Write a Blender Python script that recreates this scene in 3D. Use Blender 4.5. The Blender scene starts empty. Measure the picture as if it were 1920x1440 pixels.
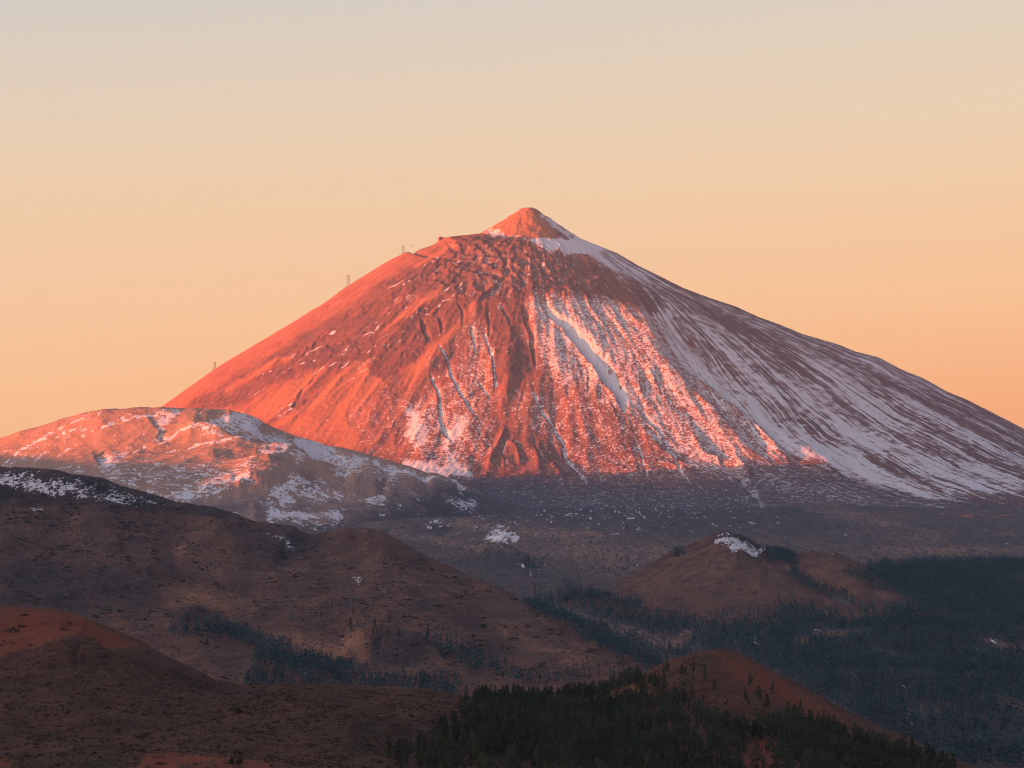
import bpy, math, random
import numpy as np

# ----------------------------------------------------------------- scene, camera, light
S = bpy.context.scene
C = S.collection
F = 4335.0                       # focal length in pixels of a 1920 px wide picture
HV = 860.0                       # row of the true horizon in that picture


def lin(r, g, b, k=1.0):
    f = lambda c: ((c / 255 + .055) / 1.055) ** 2.4 if c > 10.3 else c / 255 / 12.92
    return (f(r) * k, f(g) * k, f(b) * k, 1.0)


cam_d = bpy.data.cameras.new('camera')
cam_d.sensor_width = 36.0
cam_d.lens = F / 1920 * 36.0
cam_d.shift_y = (HV - 720) / 1920
cam_d.clip_start = 1.0
cam_d.clip_end = 80000.0
cam = bpy.data.objects.new('camera', cam_d)
C.objects.link(cam)
cam.location = (0, 0, 0)
cam.rotation_euler = (math.radians(90), 0, 0)
S.camera = cam
S.render.resolution_x, S.render.resolution_y = 1024, 768
S.view_settings.view_transform = 'Standard'
S.view_settings.look = 'None'
S.view_settings.exposure = 1.76
S.view_settings.gamma = 1.0
S.cycles.max_bounces = 5
S.cycles.diffuse_bounces = 2
S.cycles.volume_bounces = 1
S.cycles.use_denoising = True
S.cycles.filter_width = 1.0
S.cycles.denoiser = 'OPENIMAGEDENOISE'
S.cycles.denoising_input_passes = 'RGB_ALBEDO_NORMAL'
S.cycles.denoising_prefilter = 'ACCURATE'

SUN_EL, SUN_AZ = 3.0, 12.0        # degrees above the horizon; degrees in front of due left
se, sa = math.radians(SUN_EL), math.radians(SUN_AZ)
SUN_V = np.array([-math.cos(se) * math.cos(sa), -math.cos(se) * math.sin(sa), math.sin(se)])
sun_d = bpy.data.lights.new('sun', 'SUN')
sun_d.energy = 5.0
sun_d.angle = math.radians(0.45)
sun_d.color = (1.0, 0.175, 0.032)
sun = bpy.data.objects.new('sun', sun_d)
C.objects.link(sun)
from mathutils import Vector
sun.rotation_euler = Vector(SUN_V).to_track_quat('Z', 'Y').to_euler()

W = bpy.data.worlds.new('World')
S.world = W
W.use_nodes = True
nt = W.node_tree
nt.nodes.clear()
out = nt.nodes.new('ShaderNodeOutputWorld')
bg = nt.nodes.new('ShaderNodeBackground')
tc = nt.nodes.new('ShaderNodeTexCoord')
sx = nt.nodes.new('ShaderNodeSeparateXYZ')
nt.links.new(tc.outputs['Generated'], sx.inputs[0])


def ramp(stops, sock, tree):
    r = tree.nodes.new('ShaderNodeValToRGB')
    e = r.color_ramp.elements
    while len(e) < len(stops):
        e.new(0.5)
    for k, (p, c) in enumerate(stops):
        e[k].position = p
        e[k].color = c
    tree.links.new(sock, r.inputs[0])
    return r.outputs[0]


SK = 0.328
sky_l = ramp([(0.0, lin(255, 190, 128, SK)), (.03, lin(255, 196, 138, SK)), (.07, lin(248, 202, 154, SK)), (.11, lin(236, 204, 164, SK)),
              (.15, lin(222, 204, 180, SK)), (.195, lin(204, 200, 192, SK)), (.3, lin(152, 157, 175, SK)), (.6, lin(102, 116, 158, SK)), (1.0, lin(82, 101, 154, SK))], sx.outputs['Z'], nt)
sky_r = ramp([(0.0, lin(255, 164, 106, SK)), (.03, lin(255, 178, 116, SK)), (.07, lin(253, 197, 140, SK)), (.11, lin(241, 202, 158, SK)),
              (.15, lin(230, 206, 174, SK)), (.195, lin(216, 204, 186, SK)), (.3, lin(152, 157, 175, SK)), (.6, lin(102, 116, 158, SK)), (1.0, lin(82, 101, 154, SK))], sx.outputs['Z'], nt)
mr = nt.nodes.new('ShaderNodeMapRange')
mr.inputs['From Min'].default_value, mr.inputs['From Max'].default_value = -.22, .22
nt.links.new(sx.outputs['X'], mr.inputs['Value'])
mx = nt.nodes.new('ShaderNodeMix'); mx.data_type = 'RGBA'
nt.links.new(mr.outputs[0], mx.inputs['Factor'])
nt.links.new(sky_l, mx.inputs[6]); nt.links.new(sky_r, mx.inputs[7])
nish = nt.nodes.new('ShaderNodeTexSky')
nish.sky_type = 'NISHITA'
nish.sun_disc = False
nish.sun_elevation = se
nish.sun_rotation = math.atan2(SUN_V[0], SUN_V[1])
nish.altitude = 2200
nsc = nt.nodes.new('ShaderNodeVectorMath'); nsc.operation = 'SCALE'
nsc.inputs['Scale'].default_value = 0.05
nt.links.new(nish.outputs[0], nsc.inputs[0])
hi = nt.nodes.new('ShaderNodeMapRange'); hi.interpolation_type = 'SMOOTHSTEP'
hi.inputs['From Min'].default_value, hi.inputs['From Max'].default_value = .2, .6
hi.inputs['To Max'].default_value = 0.5
nt.links.new(sx.outputs['Z'], hi.inputs['Value'])
mx2 = nt.nodes.new('ShaderNodeMix'); mx2.data_type = 'RGBA'
nt.links.new(hi.outputs[0], mx2.inputs['Factor'])
nt.links.new(mx.outputs[2], mx2.inputs[6]); nt.links.new(nsc.outputs[0], mx2.inputs[7])
# the sky glows towards the rising sun, off to the left of the picture
dt = nt.nodes.new('ShaderNodeVectorMath'); dt.operation = 'DOT_PRODUCT'
nt.links.new(tc.outputs['Generated'], dt.inputs[0]); dt.inputs[1].default_value = tuple(SUN_V)
gl = nt.nodes.new('ShaderNodeMapRange'); gl.interpolation_type = 'SMOOTHSTEP'
gl.inputs['From Min'].default_value, gl.inputs['From Max'].default_value = .25, 1.0
nt.links.new(dt.outputs['Value'], gl.inputs['Value'])
gm = nt.nodes.new('ShaderNodeVectorMath'); gm.operation = 'SCALE'; gm.inputs[0].default_value = (.52, .37, .30)
nt.links.new(gl.outputs[0], gm.inputs['Scale'])
ga = nt.nodes.new('ShaderNodeVectorMath'); ga.operation = 'ADD'
nt.links.new(mx2.outputs[2], ga.inputs[0]); nt.links.new(gm.outputs[0], ga.inputs[1])
nt.links.new(ga.outputs[0], bg.inputs['Color'])
bg.inputs['Strength'].default_value = 1.0
nt.links.new(bg.outputs[0], out.inputs['Surface'])

# ----------------------------------------------------------------- numeric helpers
rng = np.random.default_rng(7)
random.seed(7)
_perm = np.random.default_rng(3).permutation(4096).astype(np.int32)
_ang = np.random.default_rng(4).random(4096) * 2 * np.pi
_gx, _gy = np.cos(_ang), np.sin(_ang)


def perlin(x, y, seed=0):
    xi = np.floor(x).astype(np.int64); yi = np.floor(y).astype(np.int64)
    xf = x - xi; yf = y - yi
    u = xf * xf * xf * (xf * (xf * 6 - 15) + 10); v = yf * yf * yf * (yf * (yf * 6 - 15) + 10)

    def g(ix, iy, dx, dy):
        h = _perm[(_perm[(ix + seed * 131) & 4095] + iy) & 4095]
        return _gx[h] * dx + _gy[h] * dy
    a = g(xi, yi, xf, yf); b = g(xi + 1, yi, xf - 1, yf)
    c = g(xi, yi + 1, xf, yf - 1); d = g(xi + 1, yi + 1, xf - 1, yf - 1)
    return (a + u * (b - a) + v * ((c + u * (d - c)) - (a + u * (b - a)))) * 1.5


def fbm(x, y, octv=5, seed=0, gain=.5):
    t = 0; a = 1.0
    for k in range(octv):
        t = t + a * perlin(x, y, seed + k * 7); x = x * 2.03 + 5.1; y = y * 2.03 + 1.7; a *= gain
    return t


def ridged(x, y, octv=4, seed=0, gain=.5):
    t = 0; a = 1.0
    for k in range(octv):
        t = t + a * (1 - 2 * np.abs(perlin(x, y, seed + k * 7))); x = x * 2.03 + 5.1; y = y * 2.03 + 1.7; a *= gain
    return t


def sstep(a, b, x):
    t = np.clip((x - a) / (b - a), 0, 1)
    return t * t * (3 - 2 * t)


# photo-space tracing rasters: outlines traced from the photograph, later laid on the ground they belong to
RW, RH = 1920, 1440


def blur(a, r):
    r = int(max(1, r))
    for ax in (0, 1):
        for _ in range(2):
            p = np.pad(a, [(r + 1, r) if k == ax else (0, 0) for k in (0, 1)], mode='edge')
            c = np.cumsum(p, axis=ax)
            a = (np.take(c, range(2 * r + 1, c.shape[ax]), axis=ax) - np.take(c, range(0, c.shape[ax] - 2 * r - 1), axis=ax)) / (2 * r + 1)
    return a


_wu = None


def poly(pts, soft=4, wob=5):
    """coverage (0..1) of a traced outline, its edge roughened"""
    pts = np.array(pts, float)
    x0 = int(max(0, pts[:, 0].min() - 30)); x1 = int(min(RW, pts[:, 0].max() + 31))
    y0 = int(max(0, pts[:, 1].min() - 30)); y1 = int(min(RH, pts[:, 1].max() + 31))
    gx, gy = np.meshgrid(np.arange(x0, x1) + .5, np.arange(y0, y1) + .5)
    sx_, sy_ = gx, gy
    if wob:
        gx = gx + wob * fbm(sx_ / 22, sy_ / 22, 3, 11); gy = gy + wob * fbm(sx_ / 22, sy_ / 22, 3, 29)
    ins = np.zeros(gx.shape, bool)
    n = len(pts)
    for k in range(n):
        (ax, ay), (bx, by) = pts[k], pts[(k + 1) % n]
        if ay == by:
            continue
        ins ^= ((ay > gy) != (by > gy)) & (gx < (bx - ax) * (gy - ay) / (by - ay) + ax)
    return (y0, y1, x0, x1), blur(ins.astype(float), soft)


def paint(img, pts, val, soft=4, wob=5):
    (y0, y1, x0, x1), m = poly(pts, soft, wob)
    img[y0:y1, x0:x1] = img[y0:y1, x0:x1] * (1 - m) + val * m


def line_t(pts, widths, pad=2.5):
    """signed offset from a traced line in units of its half-width (minus = left of the picture), and the taper"""
    pts = np.array(pts, float)
    ws = np.interp(np.arange(len(pts)), np.linspace(0, len(pts) - 1, len(widths)), widths)
    R = max(widths) * pad
    x0 = int(max(0, pts[:, 0].min() - R)); x1 = int(min(RW, pts[:, 0].max() + R + 1))
    y0 = int(max(0, pts[:, 1].min() - R)); y1 = int(min(RH, pts[:, 1].max() + R + 1))
    gx, gy = np.meshgrid(np.arange(x0, x1) + .5, np.arange(y0, y1) + .5)
    wx = gx + 3 * fbm(gx / 30, gy / 30, 3, 41); wy = gy + 3 * fbm(gx / 30, gy / 30, 3, 53)
    best = np.full(gx.shape, 1e9); t = np.full(gx.shape, 9.0); al = np.zeros(gx.shape)
    L = np.concatenate([[0], np.cumsum(np.hypot(*(np.diff(pts, axis=0).T)))])
    for k in range(len(pts) - 1):
        ax, ay = pts[k]; bx, by = pts[k + 1]
        dx, dy = bx - ax, by - ay
        q = np.clip(((wx - ax) * dx + (wy - ay) * dy) / (dx * dx + dy * dy), 0, 1)
        ex, ey = wx - ax - q * dx, wy - ay - q * dy
        d = np.hypot(ex, ey)
        w = ws[k] + q * (ws[k + 1] - ws[k])
        sg = np.where(ex * dy - ey * dx > 0, 1, -1) * (1 if dy >= 0 else -1)
        m = d < best
        best = np.where(m, d, best); t = np.where(m, sg * d / w, t); al = np.where(m, (L[k] + q * (L[k + 1] - L[k])) / L[-1], al)
    return (y0, y1, x0, x1), t, al


def chute(disp, snow, pts, widths, depth, cover=1.0):
    """gully: steep left bank, floor, gentler right bank; snow caught on the floor"""
    (y0, y1, x0, x1), t, al = line_t(pts, widths)
    tp = np.minimum(1, np.minimum(al * 8 + .15, (1 - al) * 6 + .1))
    f = sstep(-1.25, -.75, t) * (1 - sstep(-.4, 1.7, t))
    disp[y0:y1, x0:x1] -= depth * f * tp
    lip = sstep(-2.3, -1.3, t) * (1 - sstep(-1.25, -.9, t))
    disp[y0:y1, x0:x1] += .18 * depth * lip * tp
    if snow is not None:
        gx, gy = np.meshgrid(np.arange(x0, x1), np.arange(y0, y1))
        tn = t * (1 + .8 * fbm(gx / 16, gy / 20, 3, 71)) + .35 * fbm(gx / 26, gy / 30, 2, 73)
        m = sstep(-1.1, -.6, tn) * (1 - sstep(.15, .95, tn)) * np.minimum(1, tp * 1.3)
        snow[y0:y1, x0:x1] = snow[y0:y1, x0:x1] * (1 - m) + cover * .92 * m


def streak(img, pts, widths, val):
    (y0, y1, x0, x1), t, al = line_t(pts, widths, 3)
    gx, gy = np.meshgrid(np.arange(x0, x1), np.arange(y0, y1))
    m = np.exp(-t * t * 1.3) * np.clip(.75 + 1.1 * fbm(gx / 11, gy / 9, 3, 87), 0, 1)
    img[y0:y1, x0:x1] = np.maximum(img[y0:y1, x0:x1], val * m)


def spur(disp, pts, widths, height, skew=0.0):
    (y0, y1, x0, x1), t, al = line_t(pts, widths)
    tp = np.minimum(1, np.minimum(al * 5 + .05, (1 - al) * 5 + .05))
    tt = np.where(t < 0, t / (1 + skew), t / (1 - skew))
    disp[y0:y1, x0:x1] += height * np.exp(-np.abs(tt) ** 1.5 * 1.2) * tp


def sample(img, u, v):
    u = np.clip(u - .5, 0, RW - 1.001); v = np.clip(v - .5, 0, RH - 1.001)
    i = u.astype(int); j = v.astype(int); a = u - i; b = v - j
    return (img[j, i] * (1 - a) * (1 - b) + img[j, i + 1] * a * (1 - b) + img[j + 1, i] * (1 - a) * b + img[j + 1, i + 1] * a * b)


# ----------------------------------------------------------------- mesh and node helpers
def mesh_from(name, co, quads, tris=None):
    me = bpy.data.meshes.new(name)
    nq = 0 if quads is None else len(quads); ntr = 0 if tris is None else len(tris)
    me.vertices.add(len(co)); me.vertices.foreach_set('co', np.ascontiguousarray(co, np.float32).ravel())
    me.loops.add(nq * 4 + ntr * 3); me.polygons.add(nq + ntr)
    li = []
    if nq: li.append(np.asarray(quads, np.int32).ravel())
    if ntr: li.append(np.asarray(tris, np.int32).ravel())
    me.loops.foreach_set('vertex_index', np.concatenate(li))
    st = np.concatenate([np.arange(nq) * 4, nq * 4 + np.arange(ntr) * 3]).astype(np.int32)
    me.polygons.foreach_set('loop_start', st)
    me.update(calc_edges=True)
    return me


def obj(name, me, mat, parent=None, smooth=False):
    if smooth:
        me.polygons.foreach_set('use_smooth', np.ones(len(me.polygons), bool))
    if mat and not me.materials: me.materials.append(mat)
    o = bpy.data.objects.new(name, me)
    C.objects.link(o)
    if parent: o.parent = parent
    return o


def tag(o, label=None, cat=None, group=None, kind=None):
    if label: o['label'] = label
    if cat: o['category'] = cat
    if group: o['group'] = group
    if kind: o['kind'] = kind
    return o


def grid_quads(nu, ny):
    i = np.arange(nu - 1)[:, None] * ny + np.arange(ny - 1)[None, :]
    return np.stack([i, i + ny, i + ny + 1, i + 1], -1).reshape(-1, 4)


class NT:
    def __init__(s, name):
        s.m = bpy.data.materials.new(name); s.m.use_nodes = True
        s.t = s.m.node_tree; s.t.nodes.clear()
        s.o = s.t.nodes.new('ShaderNodeOutputMaterial')

    def n(s, typ, **kw):
        x = s.t.nodes.new(typ)
        for k, v in kw.items(): setattr(x, k, v)
        return x

    def set(s, sock, v):
        if hasattr(v, 'links') or isinstance(v, bpy.types.NodeSocket): s.t.links.new(v, sock)
        else: sock.default_value = v

    def attr(s, name, o='Color'):
        x = s.n('ShaderNodeAttribute'); x.attribute_name = name; return x.outputs[o]

    def math(s, op, a, b=0.0, clamp=False):
        x = s.n('ShaderNodeMath', operation=op, use_clamp=clamp); s.set(x.inputs[0], a); s.set(x.inputs[1], b); return x.outputs[0]

    def vmul(s, a, vec):
        x = s.n('ShaderNodeVectorMath', operation='MULTIPLY'); s.set(x.inputs[0], a); x.inputs[1].default_value = vec; return x.outputs[0]

    def noise(s, vec, scale=1.0, detail=4.0, rough=.55, dist=0.0):
        x = s.n('ShaderNodeTexNoise'); s.set(x.inputs['Vector'], vec)
        x.inputs['Scale'].default_value = scale; x.inputs['Detail'].default_value = detail
        x.inputs['Roughness'].default_value = rough; x.inputs['Distortion'].default_value = dist
        return x.outputs[0]

    def mapr(s, v, a, b, c=0.0, d=1.0, smooth=True):
        x = s.n('ShaderNodeMapRange'); x.interpolation_type = 'SMOOTHSTEP' if smooth else 'LINEAR'
        s.set(x.inputs[0], v); x.inputs[1].default_value = a; x.inputs[2].default_value = b; x.inputs[3].default_value = c; x.inputs[4].default_value = d
        return x.outputs[0]

    def mix(s, f, a, b):
        x = s.n('ShaderNodeMix', data_type='RGBA'); s.set(x.inputs[0], f); s.set(x.inputs[6], a); s.set(x.inputs[7], b); return x.outputs[2]

    def finish(s, col, rough=.9, bump=None, bs=.3, bd=1.0):
        p = s.n('ShaderNodeBsdfPrincipled'); s.set(p.inputs['Base Color'], col); s.set(p.inputs['Roughness'], rough)
        p.inputs['Specular IOR Level'].default_value = .12
        if bump is not None:
            b = s.n('ShaderNodeBump'); b.inputs['Strength'].default_value = bs; b.inputs['Distance'].default_value = bd
            s.set(b.inputs['Height'], bump); s.t.links.new(b.outputs[0], p.inputs['Normal'])
        s.t.links.new(p.outputs[0], s.o.inputs['Surface'])
        return s.m


def terrain_mat(name, light, mid, dark, veg, grain=12.0, streak=(9.0, 110.0), snow_amp=1.5, streak_w=.5, bump=.25, soil=None, streak_attr=False, ys=1.0, edge=.07, snowc=(.75, .77, .81, 1)):
    """ground: mask R snow cover, G share of dark rock and painted shade, B plant cover and a shade tint, A patches of the second soil"""
    m = NT(name)
    geo = m.vmul(m.n('ShaderNodeNewGeometry').outputs['Position'], (1, ys, 1))
    sep = m.n('ShaderNodeSeparateColor'); m.t.links.new(m.attr('mask'), sep.inputs[0])
    snow, dk, vg = sep.outputs[0], sep.outputs[1], sep.outputs[2]
    so = m.attr('mask', 'Alpha')
    flow = m.attr('flow', 'Vector')
    n_g = m.noise(geo, 1 / grain, 3.0, .6)
    n_b = m.noise(geo, 1 / (grain * 9), 4.0, .6)
    n_s = m.noise(m.vmul(flow, (1 / streak[0], 1 / streak[1], 1)), 1.0, 3.0, .6)
    n_f = m.noise(geo, 1 / (grain * .45), 2.0, .6)
    # rock and soil
    dd = m.math('ADD', dk, m.math('ADD', m.math('MULTIPLY', m.math('SUBTRACT', n_b, .5), .9), m.math('MULTIPLY', m.math('SUBTRACT', n_s, .5), .9)))
    dd = m.math('ADD', dd, m.math('MULTIPLY', m.math('SUBTRACT', n_g, .5), .7))
    r = m.n('ShaderNodeValToRGB'); e = r.color_ramp.elements
    e.new(.5)
    for k, (p, c) in enumerate(((.05, light), (.5, mid), (.95, dark))):
        e[k].position = p; e[k].color = (*c, 1)
    m.t.links.new(dd, r.inputs[0])
    col = r.outputs[0]
    if soil:
        sf = m.mapr(m.math('ADD', so, m.math('MULTIPLY', m.math('SUBTRACT', n_g, .5), 1.0)), .35, .65)
        col = m.mix(sf, col, (*soil, 1))
    vf = m.mapr(m.math('ADD', vg, m.math('MULTIPLY', m.math('SUBTRACT', n_f, .5), 2.2)), .45, .6)
    col = m.mix(vf, col, (*veg, 1))
    sw = so if streak_attr else streak_w
    k = m.math('ADD', m.math('MULTIPLY', m.math('SUBTRACT', n_s, .5), sw), m.math('MULTIPLY', m.math('SUBTRACT', n_g, .5), m.math('SUBTRACT', 1.0, sw)))
    k = m.math('ADD', k, m.math('MULTIPLY', m.math('SUBTRACT', n_f, .5), m.math('SUBTRACT', .6, m.math('MULTIPLY', sw, .5))))
    k = m.math('ADD', k, m.math('MULTIPLY', m.math('SUBTRACT', m.noise(geo, 1 / (grain * 4), 3.0, .6), .5), .45))
    sn = m.mapr(m.math('ADD', snow, m.math('MULTIPLY', k, snow_amp)), .51 - edge, .51 + edge)
    col = m.mix(sn, col, snowc)
    vr = m.mapr(m.noise(geo, 1 / (grain * .3), 2.0), .3, .7, .82, 1.12, False)
    cm = m.n('ShaderNodeVectorMath', operation='SCALE'); m.t.links.new(col, cm.inputs[0]); m.t.links.new(vr, cm.inputs['Scale'])
    hb = m.math('ADD', n_g, m.math('MULTIPLY', n_f, .5))
    return m.finish(cm.outputs[0], .92, hb, bump, grain * .5)


def simple_mat(name, c1, c2, scale, rough=.8):
    m = NT(name)
    g = m.n('ShaderNodeNewGeometry').outputs['Position']
    return m.finish(m.mix(m.mapr(m.noise(g, scale, 3.0), .35, .65), (*c1, 1), (*c2, 1)), rough)


# ----------------------------------------------------------------- terrain sheets
class Sheet:
    """height field on a fan of directions (columns u) and distances (rows ys)"""

    def __init__(s, us, ys):
        s.us, s.ys = np.asarray(us, float), np.asarray(ys, float)
        s.U, s.Y = np.meshgrid(s.us, s.ys, indexing='ij')
        s.X = (s.U - 960) / F * s.Y

    def guides(s, rows):
        """rows of (u, v, Y): traced ground lines, near to far; heights follow a smooth curve through them"""
        Yk, Zk = [], []
        for r in rows:
            a = np.array(r, float)
            yy = np.interp(s.us, a[:, 0], a[:, 2]); vv = np.interp(s.us, a[:, 0], a[:, 1])
            Yk.append(yy); Zk.append((HV - vv) / F * yy)
        Yk, Zk = np.array(Yk), np.array(Zk)
        for k in range(1, len(Yk)): Yk[k] = np.maximum(Yk[k], Yk[k - 1] + 5)
        h = np.diff(Yk, axis=0); d = np.diff(Zk, axis=0) / h
        m = np.zeros_like(Zk); m[0] = d[0]; m[-1] = d[-1]
        for k in range(1, len(Yk) - 1):
            m[k] = np.where(d[k - 1] * d[k] > 0, (2 * d[k - 1] * d[k]) / (d[k - 1] + d[k] + 1e-12), 0)
        Z = np.zeros_like(s.U)
        K = len(Yk)
        for i in range(len(s.us)):
            y = s.ys; k = np.clip(np.searchsorted(Yk[:, i], y) - 1, 0, K - 2)
            hh = h[k, i]; t = (y - Yk[k, i]) / hh
            z = ((1 + 2 * t) * (1 - t) ** 2 * Zk[k, i] + t * (1 - t) ** 2 * hh * m[k, i] + t * t * (3 - 2 * t) * Zk[k + 1, i] + t * t * (t - 1) * hh * m[k + 1, i])
            z = np.where(y < Yk[0, i], Zk[0, i] + (y - Yk[0, i]) * d[0, i], z)
            z = np.where(y > Yk[-1, i], Zk[-1, i] + (y - Yk[-1, i]) * d[-1, i], z)
            Z[i] = z
        s.Z = Z
        return s

    def v(s):
        return HV - s.Z / s.Y * F

    def at(s, x, y):
        u = x / y * F + 960
        i = np.interp(u, s.us, np.arange(len(s.us))); j = np.interp(y, s.ys, np.arange(len(s.ys)))
        i0 = np.minimum(i.astype(int), len(s.us) - 2); j0 = np.minimum(j.astype(int), len(s.ys) - 2); a = i - i0; b = j - j0
        z = s.Z[i0, j0] * (1 - a) * (1 - b) + s.Z[i0 + 1, j0] * a * (1 - b) + s.Z[i0, j0 + 1] * (1 - a) * b + s.Z[i0 + 1, j0 + 1] * a * b
        o = (u < s.us[0]) | (u > s.us[-1]) | (y < s.ys[0]) | (y > s.ys[-1])
        return np.where(o, -1e4, z)

    def build(s, name, mat, snow=0, dark=0, veg=0, soil=0, flow=None):
        co = np.stack([s.X, s.Y, s.Z], -1).reshape(-1, 3)
        me = mesh_from(name, co, grid_quads(len(s.us), len(s.ys)))
        a = me.attributes.new('mask', 'FLOAT_COLOR', 'POINT')
        z = np.zeros_like(s.U)
        a.data.foreach_set('color', np.stack([z + snow, z + dark, z + veg, z + soil], -1).astype(np.float32).ravel())
        a = me.attributes.new('flow', 'FLOAT_VECTOR', 'POINT')
        fl = flow if flow is not None else (s.X, s.Y)
        a.data.foreach_set('vector', np.stack([z + fl[0], z + fl[1], z], -1).astype(np.float32).ravel())
        o = obj(name, me, mat, smooth=True)
        return tag(o, kind='structure')


def cols(u0, u1, step):
    return np.arange(u0, u1 + step, step)


# ----- the volcano
SX, SY = 97.0, 12000.0
PX = 12000.0 / F
prof_w = np.array([(995, 390), (985, 390), (975, 393), (955, 405), (925, 425), (900, 440), (880, 444), (850, 449), (832, 453), (822, 460), (800, 470), (780, 478),
                   (768, 482), (757, 480), (740, 489), (700, 512), (655, 540), (600, 577), (550, 607), (500, 638), (450, 669), (400, 700), (350, 735), (305, 765),
                   (250, 798), (100, 870), (-150, 930), (-600, 960)], float)
prof_e = np.array([(995, 390), (1000, 391), (1010, 396), (1030, 409), (1060, 430), (1090, 449), (1130, 466), (1160, 479), (1200, 502), (1240, 521), (1280, 541),
                   (1330, 561), (1380, 577), (1420, 596), (1460, 610), (1500, 627), (1560, 645), (1600, 660), (1640, 671), (1680, 690), (1720, 707), (1760, 728),
                   (1800, 746), (1850, 770), (1900, 795), (1950, 822), (2100, 880), (2300, 930), (2700, 960)], float)
Pf = np.array([(0, 1301), (45, 1297), (240, 1120), (330, 1095), (430, 1062), (560, 975), (740, 862), (900, 768), (1150, 575), (1450, 345), (1750, 130), (1950, 0), (2100, -65),
               (2300, -115), (2600, -160), (3000, -195), (3600, -240), (6000, -300)], float)
rw, zw = (995 - prof_w[:, 0]) * PX, (HV - prof_w[:, 1]) * PX
re, ze = (prof_e[:, 0] - 995) * PX, (HV - prof_e[:, 1]) * PX


def cone(X, Y, zw_, ze_):
    dx, dy = X - SX, Y - SY
    r = np.hypot(dx, dy) + 1e-6
    c, s_ = dx / r, dy / r
    wE, wW, wF = np.maximum(c, 0) ** 2, np.maximum(-c, 0) ** 2, s_ ** 2
    return wE * np.interp(r, re, ze_) + wW * np.interp(r, rw, zw_) + wF * np.interp(r, Pf[:, 0], Pf[:, 1]), r, np.arctan2(dx, -dy)


tgt = np.concatenate([prof_w[::-1], prof_e[1:]])
cu = np.arange(-560, 2640, 8.0)
cy = np.arange(10500, 13000, 20.0)
cU, cY = np.meshgrid(cu, cy, indexing='ij')
for _ in range(3):                                  # bring the skyline of the solid cone onto the traced one
    zz, _r, _p = cone((cU - 960) / F * cY, cY, zw, ze)
    sky = (HV - zz / cY * F).min(1)
    err = sky - np.interp(cu, tgt[:, 0], tgt[:, 1])
    zw = zw + np.interp(prof_w[:, 0], cu, err) * PX
    ze = ze + np.interp(prof_e[:, 0], cu, err) * PX

ys = np.concatenate([np.arange(8300, 9300, 14), np.arange(9300, 12150, 5.0), np.arange(12150, 12600, 15), np.arange(12600, 15400, 100)])
vol = Sheet(cols(-420, 2560, 1.9), ys)
vol.Z, VR, VP = cone(vol.X, vol.Y, zw, ze)
VU, VV = vol.U, vol.v()
front = sstep(12080, 11900, vol.Y)

snow = np.full((RH, RW), .2); dark = np.full((RH, RW), .5); disp = np.zeros((RH, RW)); vegm = np.zeros((RH, RW)); rough = np.zeros((RH, RW)); soilm = np.zeros((RH, RW))
# dark lava of the summit and the left flank
LAVA = [(850, 455), (890, 446), (1010, 450), (1040, 472), (1100, 492), (1160, 530), (1240, 560), (1268, 588), (1230, 600), (1190, 590), (1150, 575), (1060, 552), (1000, 555), (985, 575), (970, 640),
        (1005, 690), (1000, 715), (940, 745), (928, 700), (918, 640), (908, 600), (888, 572), (860, 610), (830, 640), (800, 660), (770, 690), (740, 710), (720, 722), (690, 700), (690, 680), (650, 692),
        (610, 715), (570, 760), (545, 783), (523, 780), (560, 745), (600, 702), (610, 690), (580, 700), (540, 715), (500, 735), (460, 765), (430, 768), (380, 772), (330, 772), (400, 735), (440, 708),
        (500, 676), (540, 650), (600, 615), (640, 587), (690, 548), (740, 518), (800, 490), (830, 470)]
paint(dark, LAVA, .88, 4); paint(rough, LAVA, 1, 8); paint(snow, LAVA, .17, 4)
paint(snow, [(300, 770), (400, 695), (655, 538), (757, 478), (850, 448), (850, 470), (700, 545), (500, 670), (380, 772)], .14, 6)
paint(dark, [(300, 770), (400, 695), (655, 538), (757, 478), (775, 486), (720, 514), (660, 556), (560, 618), (480, 662), (400, 712), (345, 772)], .42, 5)
for pg in ([(712, 624), (760, 588), (800, 560), (838, 538), (838, 548), (800, 576), (760, 602), (725, 618)],
           [(770, 508), (800, 488), (830, 468), (848, 460), (862, 460), (852, 471), (830, 479), (800, 498)],
           [(418, 738), (480, 700), (535, 672), (550, 678), (490, 706), (430, 738)],
           [(466, 768), (510, 740), (560, 715), (616, 688), (608, 702), (582, 730), (560, 750), (530, 772), (505, 792), (488, 788)],
           [(498, 800), (545, 787), (575, 766), (620, 720), (660, 692), (694, 677), (692, 700), (722, 730), (702, 742), (662, 782), (640, 802), (612, 832), (560, 818), (530, 802)],
           [(616, 828), (640, 800), (666, 774), (674, 800), (672, 830), (690, 862), (640, 842)],
           [(885, 572), (897, 580), (880, 602), (850, 642), (830, 662), (800, 692), (780, 722), (738, 737), (760, 700), (810, 660), (840, 630), (860, 610)],
           [(915, 432), (950, 405), (985, 388), (1010, 395), (1040, 425), (1040, 445), (1000, 448), (940, 442)],
           [(1185, 590), (1200, 592), (1235, 650), (1245, 690), (1225, 680), (1205, 640)]):
    paint(dark, pg, .1, 3, 3); paint(rough, pg, .1, 3, 3); paint(snow, pg, .13, 3, 3)
paint(dark, [(700, 735), (760, 735), (830, 700), (860, 660), (900, 640), (930, 760), (940, 830), (900, 890), (760, 860), (680, 850), (680, 780)], .45, 10)
paint(dark, [(930, 720), (1000, 715), (1040, 800), (1080, 900), (900, 910), (930, 830)], .5, 8)
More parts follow.
